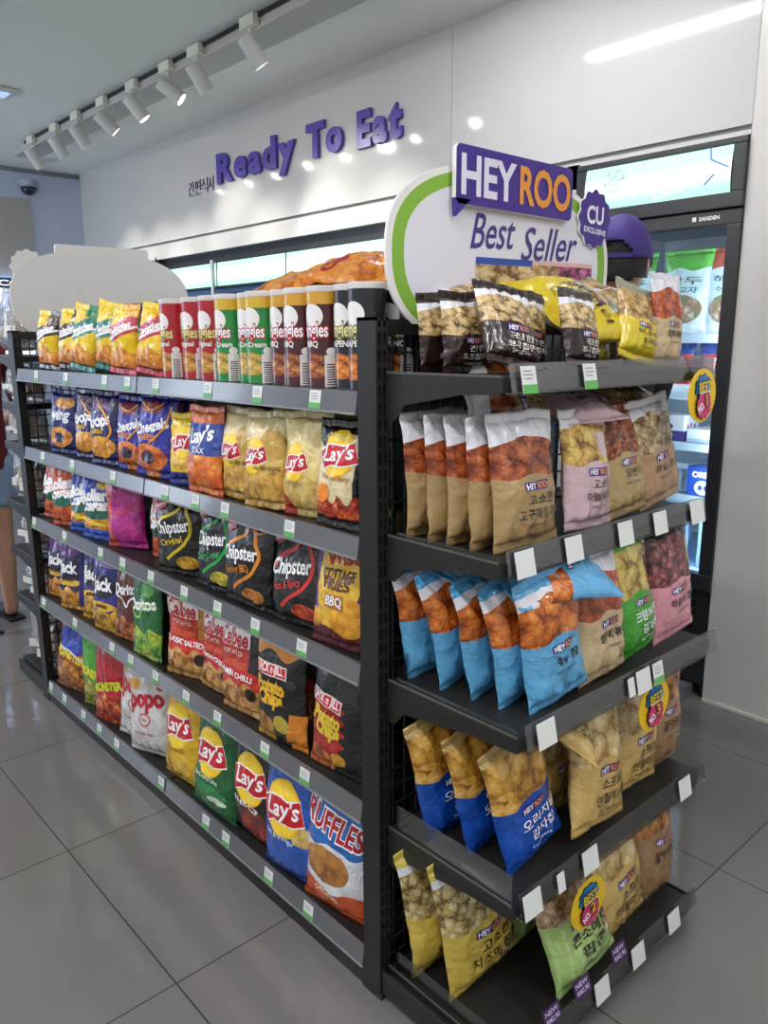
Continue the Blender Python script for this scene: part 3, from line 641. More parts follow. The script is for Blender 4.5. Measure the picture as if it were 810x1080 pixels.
def disc_light(x, y, label):
    t = thing('downlight', label, 'ceiling light', (x, y, CZ))
    MB().lathe([(.05, -.004), (.075, -.004), (.078, -.001), (.05, -.001)], M_white, n=28).build('trim_ring', t)
    MB().lathe([(0, -.003), (.05, -.003), (.05, -.0015), (0, -.0015)], M_lamp, n=28).build('diffuser', t)
disc_light(-6.5, 2.42, 'small round recessed downlight near the far corner of the glossy fascia')
disc_light(-5.6, .15, 'round recessed downlight over the far aisle')
t = thing('smoke_detector', 'small white square ceiling sensor with a bluish centre', 'sensor', (-4.93, 1.6, CZ))
MB().box((-.09, -.09, -.02), (.09, .09, -.001), M_white).build('housing', t, bevel=.01)
MB().box((-.05, -.05, -.026), (.05, .05, -.0205), mat('sensor_blue', 'a8c0ea', rough=.3, emis=.6)).build('cover', t)
t = thing('security_camera', 'grey dome security camera high on the far bluish wall', 'camera', (-6.9, 2.40, 2.56))
MB().lathe([(0, 0), (.07, 0), (.07, .05), (0, .05)], mat('cam_shell', '9aa0b0', rough=.4), Matrix.Translation((.02, 0, .03)), 24).build('mount', t)
MB().lathe([(.0, -.06), (.03, -.052), (.055, -.03), (.062, 0), (0, 0)], mat('cam_dome', '1c2030', rough=.1, coat=.5), Matrix.Translation((.02, 0, .03)), 24).build('dome', t, smooth=True)
# tobacco counter sign far away
t = thing('counter_sign', 'small dark blue illuminated sign with white capitals above the far counter', 'sign', (-6.8, 2.05, 1.83))
MB().box((-.03, -.5, -.17), (0, .24, .05), mat('sign_glow', 'b9cdf2', emis=1.6)).build('light_panel', t)
MB().box((.001, -.5, -.03), (.012, .22, .05), mat('sign_navy', '1d3668', rough=.4)).build('name_strip', t)
def wall_text(name, body, y0, y1, z, size, x, mt, parent, bold=.03, depth=.003, flip=1):
    vs, fs, w, h = glyphs(body, bold); s = (y1 - y0) / w; mb = MB()
    mb.add([(x, (y0 + y1) / 2 + a * s * flip, z + b * size) for a, b in vs], fs, mt); return mb.build(name, parent)
wall_text('lettering', 'TOBACCO', -.42, .2, .01, .06, .0135, mat('sign_white', 'eef2fa', emis=.6), t)

# raised letters on the fascia
def raised_sign(name, label, words, mt, cat):
    t = thing(name, label, cat, (-3.9, WY, 2.4))
    for ch, x0, x1, z0, z1, bold in words:
        vs, fs, w, h = glyphs(ch, bold); mb = MB(); sx = (x1 - x0) / w; sz = (z1 - z0) / h
        v2 = []; d0, d1 = (-.022 if z1 - z0 > .1 else -.007), -.002
        P = [((x0 + x1) / 2 + a * sx + 3.9, (z0 + z1) / 2 + b * sz - 2.4) for a, b in vs]; n = len(P)
        from collections import Counter
        ed = Counter()
        for f in fs:
            for i in range(len(f)): ed[tuple(sorted((f[i], f[(i + 1) % len(f)])))] += 1
        vs3 = [(a, d0, b) for a, b in P] + [(a, d1, b) for a, b in P]
        f3 = list(fs)
        for f in fs:
            for i in range(len(f)):
                a, b = f[i], f[(i + 1) % len(f)]
                if ed[tuple(sorted((a, b)))] == 1: f3.append((a, a + n, b + n, b))
        mb.add(vs3, f3, mt); mb.build('letter', t)
    return t
M_purple = mat('letter_purple', '4b3c9c', rough=.35)
cap = (2.362, 2.535)
def lay(word, x0, x1, z0, sizes):
    """advance letters of a word in x between x0 and x1; heights by letter"""
    ws = [glyphs(c, .045)[2] for c in word]; gap = .06; tot = sum(ws) + gap * (len(word) - 1); k = (x1 - x0) / tot; x = x0; out = []
    for c, w in zip(word, ws):
        lo, hi = sizes[c]; out.append((c, x, x + w * k, z0 + lo, z0 + hi, .045)); x += (w + gap) * k
    return out
CH = .178
sz = {'R': (0, CH), 'e': (0, .128), 'a': (0, .128), 'd': (0, CH), 'y': (-.05, .124), 'T': (0, CH), 'o': (0, .128), 'E': (0, CH), 't': (0, .165)}
raised_sign('wall_lettering', 'large raised purple letters on the glossy white fascia under the spotlights',
    lay('Ready', -4.68, -3.84, 2.357, sz) + lay('To', -3.73, -3.42, 2.352, sz) + lay('Eat', -3.30, -2.97, 2.335, sz), M_purple, 'wall sign')
kr = [(c, -5.08 + i * .088, -5.08 + i * .088 + .078, 2.335, 2.425, -.012) for i, c in enumerate('간편식사')]
raised_sign('wall_lettering', 'small raised dark characters on the fascia before the large purple letters', kr, mat('letter_slate', '55536e', rough=.4), 'wall sign')

# ---------------------------------------------------------------- shelving
M_sh = mat('shelf_charcoal', '242321', rough=.42, spec=.4)
M_dk = mat('shelf_dark', '1d1c1b', rough=.5)
M_rail = mat('rail_grey_plastic', '66676a', rough=.22, coat=.4)
M_railc = clear('rail_clear', 'e8eaec', refl=.07)
M_acr = clear('acrylic_clear', 'f0f3f3', refl=.05)
M_tw = mat('tag_white', 'e4e6e2', rough=.4); M_tg = mat('tag_green', '5fae5a', rough=.4); M_tt = mat('tag_print', '7d8a80', rough=.5)
def upright(parent, x, y, z1, label=None):
    """slotted steel post: smooth side to the aisle, two columns of slots on the +x face"""
    mb = MB(); w = .030
    mb.box((x, y, .012), (x + .046, y + w, z1), M_sh)
    x0, x1 = x + .046, x + .052
    for a, b in ((0, .005), (.0125, .0175), (.025, w)): mb.box((x0, y + a, .012), (x1, y + b, z1), M_sh)
    z = .03
    while z < z1 - .01:
        for a, b in ((.005, .0125), (.0175, .025)): mb.box((x0, y + a, z), (x1, y + b, z + .010), M_sh)
        z += .031
    mb.box((x, y, z1 - .006), (x1, y + w, z1), M_sh)
    mb.box((x - .004, y - .002, 0), (x1 + .004, y + w + .002, .014), M_dk)
    mb.box((x0 - .0005, y + .004, .02), (x0 + .0003, y + .027, z1 - .02), M_dk)
    o = mb.build('upright', parent)
    return o
def price_tag(parent, M, w=.034, h=.034, green=True, name='price_tag'):
    mb = MB()
    mb.add([(-w / 2, 0, -h / 2), (w / 2, 0, -h / 2), (w / 2, 0, h / 2), (-w / 2, 0, h / 2), (-w / 2, .001, -h / 2), (w / 2, .001, -h / 2), (w / 2, .001, h / 2), (-w / 2, .001, h / 2)],
           [(0, 1, 2, 3), (7, 6, 5, 4), (0, 4, 5, 1), (1, 5, 6, 2), (2, 6, 7, 3), (3, 7, 4, 0)], M_tw, M)
    if green:
        mb.add([(-w / 2, -.0006, -h / 2), (w / 2, -.0006, -h / 2), (w / 2, -.0006, -h * .17), (-w / 2, -.0006, -h * .17)], [(0, 1, 2, 3)], M_tg, M)
        for k in range(3): mb.add([(-w * .36, -.0006, h * (.30 - .14 * k)), (w * (.2 + .1 * (k % 2)), -.0006, h * (.30 - .14 * k)), (w * (.2 + .1 * (k % 2)), -.0006, h * (.34 - .14 * k)), (-w * .36, -.0006, h * (.34 - .14 * k))], [(0, 1, 2, 3)], M_tt, M)
    return mb.build(name, parent)

X0, X1, YF = -3.02, -1.122, .947
DECK = {1: 1.284, 2: 1.004, 3: .742, 4: .432, 5: .082}
TAGS = {1: [37, 68, 109, 133, 163, 218, 270, 331], 2: [44, 75, 118, 173, 205, 236, 304], 3: [35, 67, 105, 128, 158, 193, 228, 268, 317], 4: [45, 78, 117, 137, 163, 195, 228, 278, 320], 5: [53, 67, 87, 104, 122, 169, 216, 237, 282, 324]}
TAGX = {}
gd = thing('gondola_shelving', 'long charcoal two-bay shelf unit of snack bags along the tiled aisle', 'shelving', ((X0 + X1) / 2, 1.307, 0))
gx = (X0 + X1) / 2
def L2(mb): return mb
mb = MB()
mb.box((X0 - gx, -.012, .06), (X1 - gx, .012, 1.30), M_dk)
mb.build('back_panel', gd)
XM = -2.045
mb = MB()
for sy in (-1, 1):
    mb.box((X0 - gx, sy * .352 - .006, 0), (X1 - gx, sy * .352 + .006, .05), M_sh)
mb.box((X0 - gx, -.345, .0), (X1 - gx, .345, .02), M_dk)
mb.build('plinth', gd)
for sy in (-1, 1):
    for r in range(1, 6):
        for bay, (a, b) in enumerate(((X0 + .002, XM - .004), (XM + .004, X1 - .004))):
            if bay == 0 and r > 3: b = a + (b - a)
            z = DECK[r]
            mb = MB(); y0, y1 = (-.345, -.013) if sy < 0 else (.013, .345)
            mb.box((a - gx, y0, z - .03), (b - gx, y1, z), M_sh)
            sh = mb.build('shelf', gd)
            fy = y0 if sy < 0 else y1
            rl = MB(); s = sy
            prof = [(fy + s * .001, z - .036), (fy + s * .016, z - .037), (fy + s * .010, z + .004), (fy + s * .001, z + .004)]
            rl.prism(prof, a - gx, b - gx, M_rail, axis='x')
            rl.box((a - gx, min(fy + s * .012, fy + s * .0185), z - .0395), (b - gx, max(fy + s * .012, fy + s * .0185), z - .0355), mat('rail_lip', '8b8c8c', rough=.3))
            rl.build('price_rail', sh)
            if sy < 0:
                for x in TAGX_LONG[r]:
                    if a < x < b:
                        Mx = Matrix.Translation((x - gx, fy - .0145, z - .0165)) @ Matrix.Rotation(R_(-8), 4, 'X')
                        price_tag(sh, Mx, w=.036, h=.036)
# end display units (near one holds the house-brand bags, far one is seen from behind)
EY0, EY1 = .947, 1.667
def end_unit(name, label, x0, sgn, decks, depth, near):
    t = thing(name, label, 'shelving', (x0, (EY0 + EY1) / 2, 0)); cy = (EY0 + EY1) / 2
    ux = x0 - .026 if near else x0 - .026
    for y in (EY0, EY1 - .030):
        o = upright(t, -.026, y - cy, 1.421)
    mb = MB(); y = EY0 + .03 - cy; yy = EY1 - .03 - cy
    z = .06
    while z < 1.41: mb.box((-.002, y, z), (.002, yy, z + .004), M_dk); z += .0405
    q = y
    while q < yy: mb.box((-.004, q, .06), (.0005, q + .004, 1.41), M_dk); q += .033
    mb.box((-.012, y, 1.39), (.012, yy, 1.418), M_sh)
    mb.build('wire_back_grid', t)
    bs = MB(); d = sgn * depth[-1]
    xa, xb = sorted((sgn * .026, d))
    bs.box((xa, EY0 + .004 - cy, .016), (xb, EY1 - .004 - cy, .058), M_sh); bs.box((xa, EY0 + .03 - cy, 0), (xb - (.05 if sgn > 0 else 0), EY1 - .03 - cy, .016), M_dk)
    bs.box((xa, EY0 + .004 - cy, .058), (xb, EY0 + .010 - cy, .070), M_sh); bs.box((xa, EY1 - .010 - cy, .058), (xb, EY1 - .004 - cy, .070), M_sh)
    bs.build('base', t, bevel=.002)
    out = []
    for r, z in enumerate(decks):
        dp = sgn * depth[r]; xa, xb = sorted((sgn * .030, dp)); ya, yb = EY0 + .022 - cy, EY1 - .022 - cy
        mb = MB()
        mb.box((xa, ya, z - .022), (xb, yb, z), M_sh)
        mb.box((xa, ya, z), (xb, ya + .002, z + .004), mat('shelf_edge', '57564f', rough=.3)); 
        sh = mb.build('shelf', t)
        if r < len(decks) - 1 or not near:
            for yk in (ya - .001, yb - .003):
                br = MB(); e = sgn
                pts = [(e * .028, z - .022), (e * .028, z - .085), (e * .05, z - .085), (e * .075, z - .055), (e * (depth[r] * .72), z - .030), (dp, z - .026), (dp, z - .022)]
                br.prism(pts, yk, yk + .004, M_sh); br.build('bracket', sh)
        out.append((sh, z, dp, ya, yb))
    return t, out, cy
EX = -1.094
NEAR_D = [EX * -1 - .80, EX * -1 - .795, EX * -1 - .745, EX * -1 - .745, EX * -1 - .74]
NDECK = [1.322, 1.02, .728, .405, .072]
near_t, near_sh, ecy = end_unit('end_display_shelving', 'charcoal end display of house-brand snack bags facing the camera', EX, 1, NDECK, NEAR_D, True)
ER_TAGS = {0: [(1.02, 1), (1.19, 1)], 1: [(1.02, 0), (1.16, 0), (1.33, 0), (1.46, 0), (1.615, 2)], 2: [(1.03, 0), (1.30, 3), (1.345, 0), (1.40, 1)], 3: [(1.01, 0), (1.095, 3), (1.19, 0), (1.56, 0)], 4: [(1.255, 0), (1.395, 0), (1.55, 0)]}
for r, (sh, z, dp, ya, yb) in enumerate(near_sh):
    mb = MB()
    prof = [(dp + .001, z - .026), (dp + .016, z - .027), (dp + .006, z + .022), (dp + .0045, z + .022), (dp + .013, z - .022), (dp + .001, z - .022)]
    vs = prof; e0, e1 = ya + (.012), yb + .018
    mb.prism(prof, e0, e1, M_railc)
    mb.build('price_rail', sh)
    m2 = MB(); m2.box((dp + .0005, ya, z - .024), (dp + .004, yb, z - .001), M_dk); m2.build('shelf_lip', sh)
    for y, kd in ER_TAGS[r]:
        w, h = {0: (.05, .046), 1: (.038, .044), 2: (.058, .05), 3: (.022, .036)}[kd]
        Mx = Matrix.Translation((dp + .0165, y - ecy, z - .004)) @ Matrix.Rotation(R_(90), 4, 'Z') @ Matrix.Rotation(R_(-12), 4, 'X')
        price_tag(sh, Mx, w=w, h=h, green=(kd == 1))
    if r >= 1:   # clear side fence on the aisle side
        m3 = MB(); h = {1: .05, 2: .055, 3: .06, 4: .05}[r]; x0 = .05
        m3.box((x0, ya + .003, z + .001), (dp - .004, ya + .0055, z + h if r >= 3 else z + .012), M_acr)
        m3.box((x0, ya + .003, z + .001), (x0 + .0025, ya + .045, z + h), M_acr)
        m3.build('side_fence', sh)
M_ptag = mat('tag_purple', '3c2150', rough=.4)
for y in (1.325, 1.19, 1.09):
    sh, z, dp, ya, yb = near_sh[4]
    Mx = Matrix.Translation((dp + .009, y - ecy, z + .040)) @ Matrix.Rotation(R_(90), 4, 'Z') @ Matrix.Rotation(R_(-20), 4, 'X')
    mb = MB(); mb.box((-.026, 0, -.018), (.026, .0015, .018), M_ptag, Mx)
    for body, zz in (('NEW', .008), ('RM2.90', -.006)):
        vs, fs, w, h = glyphs(body, .02); mb.add([(a * .040 / w, -.0004, b * .013 + zz) for a, b in vs], fs, ink('d8c8e8'), Mx)
    mb.build('promo_tag', sh)
FX = -3.047
FDECK = [1.33, 1.155, 1.0, .76, .56, .36, .075]
far_t, far_sh, _ = end_unit('end_display_shelving', 'far charcoal end display of clear bakery bags, seen from behind the snack shelves', FX, -1, FDECK, [.24, .24, .26, .33, .33, .33, .33], False)

# ---------------------------------------------------------------- sign boards
M_sw = mat('sign_white_face', 'e6e4ec', rough=.35); M_edge = mat('sign_white_edge', 'eceae6', rough=.5); M_back = mat('sign_white_back', 'd9d7d2', rough=.5)
M_green = mat('sign_green', '86b83c', rough=.4); M_pp = mat('sign_purple', '42288a', rough=.4)
def board(pts, x0, x1, mf, mbk, parent, name, edge=M_edge):
    mb = MB(); n = len(pts)
    vs = [(x0, a, b) for a, b in pts] + [(x1, a, b) for a, b in pts]
    mb.add(vs, [tuple(range(n))], mbk); mb.add(vs, [tuple(range(2 * n - 1, n - 1, -1))], mf)
    mb.add(vs, [(i, i + n, (i + 1) % n + n, (i + 1) % n) for i in range(n)], edge)
    return mb.build(name, parent)
def super_outline(hw, h, z0, inset=0, n=64):
    """oval board with full shoulders, cut flat at the foot"""
    pts = []; p = 2 / 2.5
    for i in range(n):
        a = 2 * PI * i / n; c, s = math.cos(a), math.sin(a)
        pts.append(((hw) * math.copysign(abs(c) ** p, c), max(1.41, z0 + h * math.copysign(abs(s) ** p, s))))
    return pts
def scallop(cy, cz, r, n=12, k=6):
    return [(cy + r * (1 + .06 * math.cos(n * 2 * PI * i / (n * k))) * math.cos(2 * PI * i / (n * k)), cz + r * (1 + .06 * math.cos(n * 2 * PI * i / (n * k))) * math.sin(2 * PI * i / (n * k))) for i in range(n * k)]
def on_board(decals, x, parent, name, yc, zc):
    """flat print on the board's +x face; decal metres measured from (yc, zc)"""
    mb = MB()
    for k, d in enumerate(decals):
        pv, pf, c = flat_decal(d, 1., 1.); o = x + .0012 + .0004 * k
        mb.add([(o, yc + a, zc + b) for a, b in pv], pf, ink(c) if isinstance(c, str) else c)
    return mb.build(name, parent)
def header(label, x, sgn, printed):
    t = thing('header_sign', label, 'sign', (x, 1.335 if sgn > 0 else 1.318, 0), (0, 0, 0 if sgn > 0 else PI))
    f = M_sw
    board(super_outline(.352, .180, 1.535), 0, .006, M_edge if printed else M_back, M_back, t, 'board')
    board(super_outline(.338, .168, 1.535), .0062, .0066, M_green if printed else M_back, M_back, t, 'green_border', M_green)
    board(super_outline(.309, .145, 1.535), .0068, .0072, M_sw if printed else M_back, M_back, t, 'face_panel', M_sw)
    pl = board(rrect(-.192, 1.63, .174, 1.735, .012) , .014, .024, M_pp if printed else M_back, M_back, t, 'name_plate', M_edge)
    bd = board(scallop(.276, 1.645, .060), .010, .016, M_pp if printed else M_back, M_back, t, 'badge', M_edge)
    for y in (-.2, .2): MB().box((-.012, y - .01, 1.40), (-.001, y + .01, 1.435), M_sh).build('bracket', t)
    if printed:
        mb = MB(); mb.prism([(-.192, 1.64), (-.15, 1.64), (-.190, 1.607)], .014, .024, M_pp, axis='x'); mb.build('plate_tail', t)
        H1 = [('T', 'HEY', -.048, 0, .098, 'e9e4f2', dict(bold=.03, fit=.162)), ('T', 'ROO', .130, 0, .098, 'e8982e', dict(bold=.03, fit=.172))]
        on_board(H1, .024, t, 'lettering', -.050, 1.683)
        on_board([('T', 'CU', 0, .008, .052, 'f2eef8', dict(bold=.03, fit=.066)), ('T', 'EXCLUSIVE', 0, -.026, .016, 'f2eef8', dict(bold=.03, fit=.086, rot=-4))], .016, t, 'lettering', .276, 1.645)
        on_board([('T', 'Best', -.052, .006, .095, '3c2a80', dict(bold=.006, shear=.4, fit=.14, rot=3)), ('T', 'Seller', .135, -.006, .095, '3c2a80', dict(bold=.006, shear=.4, fit=.20, rot=3))], .0072, t, 'lettering', -.012, 1.585)
        fm = art('sign_food_print', 'e8d8b0', [('u>.0', food(('ecdcb4', 'cfae78', '6a4a28'), 7)), ('u>.68', food(('d890b0', 'a84a7a', '241018'), 8)), ('(v>.88)&(u<.45)', '2a50a8'), ('(v>.92)&(u>.45)', 'e0b8b0'), ('v<.08', '2450a0')], aspect=.45, bump=0, coat=0)
        q = MB(); q.add([(.0079, -.115, 1.43), (.0079, .285, 1.43), (.0079, .285, 1.548), (.0079, -.115, 1.540)], [(0, 1, 2, 3)], fm, uvs=[(0, 0), (1, 0), (1, 1), (0, 1)]); q.build('snack_picture', t)
    return t
header('arched sign board with green border, purple name plate and round badge on the end display', -1.086, 1, True)
header('plain white back of an arched sign board on the far end display', -3.055, -1, False)

# round hanging tags on the end display rails
def best_tag(y, z, no, label):
    t = thing('round_shelf_tag', label, 'shelf tag', (-.738 if no != '1' else -.775, y, z), (0, 0, R_(88)), group='round yellow tags on the end display')
    W = H = .112; mb = MB(); M_y = mat('tag_yellow', 'f2c81e', rough=.35)
    mb.lathe([(0, 0), (.055, 0), (.055, .0015), (0, .0015)], M_y, Matrix.Rotation(R_(90), 4, 'X'), 40)
    mb.build('disc', t)
    d = []
    def cloud(cu, cv, rx, rz, n, c): return [('O', cu, cv, rx, rz, c)] + [('O', cu + rx * .86 * math.cos(2 * PI * i / n) / W, cv + rz * .86 * math.sin(2 * PI * i / n) / H, rx * .3, rz * .3, c) for i in range(n)]
    d += cloud(.49, .65, .029, .025, 9, '121018') + cloud(.49, .65, .027, .0235, 9, '1f7fc0') + cloud(.52, .33, .027, .026, 11, '121018') + cloud(.52, .33, .0252, .0242, 11, 'd2336e')
    d += [('T', 'BEST', .49, .665, .031, '1a1408', dict(bold=.06, fit=.42, rot=6)), ('T', 'BEST', .49, .665, .029, 'f6d430', dict(bold=.02, fit=.40, rot=6)), ('X', .33, .55, .68, .57, 'e8e8f0', 6),
          ('T', 'NO.', .40, .29, .022, 'ffffff', dict(bold=.04, fit=.2, rot=35)), ('T', no, .58, .42, .036, '121018', dict(bold=.08, rot=14)), ('T', no, .58, .42, .034, 'e8a83a', dict(bold=.03, rot=14))]
    m2 = MB()
    for k, q in enumerate(d):
        pv, pf, c = flat_decal(q, W, H)
        m2.add([(a - W / 2, -.0018 - .00012 * k, b - H / 2) for a, b in pv], pf, ink(c))
    m2.build('printed_badge', t)
    MB().box((-.006, .0005, .04), (.006, .002, .085), M_acr).build('clip_strip', t)
best_tag(1.583, 1.266, '1', 'round yellow number one tag hanging from the top rail of the end display')
best_tag(1.406, .650, '3', 'round yellow number three tag hanging from the middle rail of the end display')
best_tag(1.203, .295, '2', 'round yellow number two tag hanging over the pale green bag near the floor')
# ---------------------------------------------------------------- glass-door refrigerator in the wall recess
M_fr = mat('fridge_black', '26282a', rough=.35); M_in = mat('fridge_lining', 'dfe8f2', rough=.4)
M_glow = art('header_glow', 'a2dcc0', [('ab(v-.42+u*-.05)<.28', 'b2e4cc'), ('ab(v-.42+u*-.05)<.20', 'c8eedc'), ('ab(v-.42+u*-.05)<.13', 'dcf6ea'), ('ab(v-.41+u*-.05)<.07', 'f0fcf7')], bump=0, coat=0)
def glow(m, s):
    nt = m.node_tree; b = nt.nodes['Principled BSDF']; l = b.inputs['Base Color'].links[0].from_socket
    nt.links.new(l, b.inputs['Emission Color']); b.inputs['Emission Strength'].default_value = s
glow(M_glow, .52)
FXC = -1.622; FW = .672
fr = thing('display_refrigerator', 'tall black glass-door refrigerator with glowing green header set into the white wall', 'refrigerator', (FXC, WY + .35, 0))
def fy(y): return y - (WY + .35)
h = FW / 2; y0 = fy(WY); y1 = fy(WY + .66)
mb = MB()
mb.box((-h, y0 + .03, .0), (-h + .03, y1, 2.045), M_fr).box((h - .03, y0 + .03, 0), (h, y1, 2.045), M_fr).box((-h, y0 + .03, 2.02), (h, y1, 2.045), M_fr)
mb.build('cabinet', fr)
mb = MB()
mb.box((-h + .031, y1 - .03, .5), (h - .031, y1 - .01, 1.84), M_in).box((-h + .03, y0 + .05, .47), (h - .03, y1, .49), M_in).box((-h + .030, y0 + .05, .49), (-h + .04, y1, 1.84), M_in).box((h - .04, y0 + .05, .49), (h - .030, y1, 1.84), M_in).box((-h + .03, y0 + .05, 1.81), (h - .03, y1, 1.84), mat('fridge_top_blue', '3a5a86', rough=.4))
mb.build('lining', fr)
mb = MB()
n = 14; hw = h - .045
for k in range(1):
    vs = []; uvs = []; fs = []
    for i in range(2):
        for j in range(n + 1):
            t = j / n; vs.append(((-hw, hw)[i], y0 - .004 - .022 * math.sin(PI * (.25 + .6 * t)), 1.872 + .155 * t)); uvs.append((i, t))
    for j in range(n): fs.append((j, j + n + 1, j + n + 2, j + 1))
    mb.add(vs, fs, M_glow, uvs=uvs)
hd = mb.build('header_lightbox', fr, smooth=True)
M_hd = mat('header_print_dim', '6fa08e', rough=.4, emis=.35); M_hb = mat('header_print_blue', '5470b0', rough=.4, emis=.5)
def hdr(u, v): t = v; return (-hw + 2 * hw * u, y0 - .0052 - .022 * math.sin(PI * (.25 + .6 * t)), 1.872 + .155 * t)
mb = MB()
for k in range(6):
    a = R_(60 * k + 12); cu, cv = .22, .62
    P = [(0.02, .0), (.075, .0)]
    def rp(px, py): return (cu + (px * math.cos(a) - py * math.sin(a)), cv + (px * math.sin(a) + py * math.cos(a)) * 3.9)
    for p, q in (((.028, 0), (.078, 0)), ((.058, 0), (.074, .018)), ((.058, 0), (.074, -.018)), ((.028, 0), (.014, .0243))):
        mb.tube(hdr(*rp(*p)), hdr(*rp(*q)), .0016, M_hd, 6)
mb.build('snowflake_print', hd)
mb = MB()
for a, b in (((.86, .98), (.87, .75)), ((.87, .75), (.90, .68)), ((.90, .68), (.985, .52))): mb.tube(hdr(*a), hdr(*b), .003, M_hb, 6)
mb.build('blue_line_print', hd)
mb = MB(); mb.tube(hdr(.84, .22), hdr(.90, .42), .003, M_hb, 6); mb.build('blue_dash_print', hd)
mb = MB()
for a, b in (((.50, .3), (.52, .08)), ((.52, .08), (.72, .2)), ((.72, .2), (.76, .45))): mb.tube(hdr(*a), hdr(*b), .002, mat('header_print_white', 'ffffff', emis=1.1), 6)
mb.build('line_print', hd)
mb = MB()   # black frame round the header and the door
for a, b in (((-h, 1.8745), (-hw, 2.0255)), ((hw, 1.8745), (h, 2.0255)), ((-h, 2.026), (h, 2.045)), ((-h, 1.822), (h, 1.874))): mb.box((a[0], y0 - .02, a[1]), (b[0], y0 + .05, b[1]), M_fr)
mb.build('header_frame', fr, bevel=.003)
mb = MB(); q = .05
mb.box((-h, y0 - .012, .5055), (-h + q, y0 + .03, 1.7675), M_fr).box((h - q, y0 - .012, .5055), (h, y0 + .03, 1.7675), M_fr).box((-h, y0 - .012, 1.768), (h, y0 + .03, 1.818), M_fr).box((-h, y0 - .012, .44), (h, y0 + .03, .505), M_fr)
dr = mb.build('door', fr, bevel=.003)
MB().box((-h + q, y0 + .004, .505), (h - q, y0 + .010, 1.768), clear('fridge_glass', 'eef6f6', refl=.03)).build('door_glass', dr)
mb = MB(); mb.box((-h + .018, y0 - .045, .95), (-h + .036, y0 - .03, 1.35), M_fr).box((-h + .02, y0 - .035, .97), (-h + .034, y0 - .01, .99), M_fr).box((-h + .02, y0 - .035, 1.31), (-h + .034, y0 - .01, 1.33), M_fr); mb.build('handle', dr)
mb = MB(); vs, fs, w, hh = glyphs('SANDEN', .04); mb.add([(.22 + a * .075 / w, y0 - .0128, 1.795 + b * .018) for a, b in vs], fs, mat('badge_white', 'e8e8e8', rough=.4)); mb.box((.158, y0 - .013, 1.788), (.172, y0 - .0121, 1.803), mat('badge_white', 'e8e8e8')); mb.build('badge_lettering', dr)
mb = MB()
mb.box((-h, y0 + .01, .06), (h, y0 + .06, .44), M_fr)
for k in range(9): mb.box((-h + .06, y0 + .004, .12 + .032 * k), (h - .06, y0 + .012, .132 + .032 * k), mat('grille_black', '121314', rough=.4))
mb.build('base_grille', fr)
mb = MB(); mb.box((h - .10, y0 - .04, .0), (h - .05, y0 + .02, .05), mat('fridge_foot', '9aa0a2', rough=.3, metal=.6)); mb.build('foot', fr)
mb = MB(); mb.box((-h + .05, y0 - .0, .0), (-h + .1, y0 + .05, .06), mat('fridge_foot', '9aa0a2')); mb.build('foot', fr)
M_led = mat('led_strip', 'eaf2ff', rough=.4, emis=26.)
for s in (-1, 1):
    a, b = sorted((s * (h - .052), s * (h - .062))); MB().box((a, y0 + .032, .52), (b, y0 + .042, 1.76), M_led).build('led_strip', fr)
FZ = [.52, .78, .985, 1.18, 1.395]
for z in FZ[1:]:
    mb = MB(); mb.box((-h + .042, y0 + .09, z - .012), (h - .042, y1 - .04, z - .004), mat('fridge_shelf', 'd6e2ee', rough=.3)); mb.box((-h + .042, y0 + .086, z - .03), (h - .042, y0 + .092, z + .002), mat('fridge_shelf_front', 'c4d4e4', rough=.3)); mb.build('shelf', fr)
# frozen goods: each a thing on a fridge shelf
def frozen(nm, base, top, txt, tc, W=.17, H=.25, fd=('c8d0b8', 'a86a5a', '5a7a4a')):
    kind(nm, W, H, .05, art('film_' + nm, base, [('v>.80+wob(5,.02)', top), ('ell(.5,.3,.42,.18)', food(fd, 4)), ('v<.12', 'eef2f6')], rough=.35), [('T', txt[0], .5, .66, .03, tc, dict(bold=.015, fit=.72)), ('T', txt[1], .5, .54, .026, tc, dict(bold=.01, fit=.6))], cat='frozen food bag', oname='frozen_food_bag')
frozen('fz_green', 'cfe2ee', '5ab83c', ('만두', '왕교자'), '2a5a4a', H=.30, W=.2)
frozen('fz_red', 'cfdfec', 'b8503c', ('해물', '쉬림프'), '33506a', H=.30, W=.2)
frozen('fz_mix', 'c23c3c', '2a4aa0', ('돈까스', '치즈'), 'ffffff', H=.17, W=.17)
fyb = WY + .15
put('fz_green', 'blue-white frozen bag with green top on the upper refrigerator shelf behind the cap', (-1.56, fyb, 1.40), lean=-5)
put('fz_red', 'blue-white frozen bag with red-brown top beside the black refrigerator door frame', (-1.385, fyb + .01, 1.40), lean=-5)
put('fz_green', 'green-topped frozen bag hidden mostly by the purple cap in the refrigerator', (-1.79, fyb, 1.40), lean=-5)
put('fz_mix', 'red and blue frozen bag on the second refrigerator shelf beside the door frame', (-1.40, fyb, 1.184), lean=-6)
put('fz_mix', 'red and blue frozen bag on the second refrigerator shelf behind the tan rice-cake bag', (-1.585, fyb, 1.184), lean=-6)
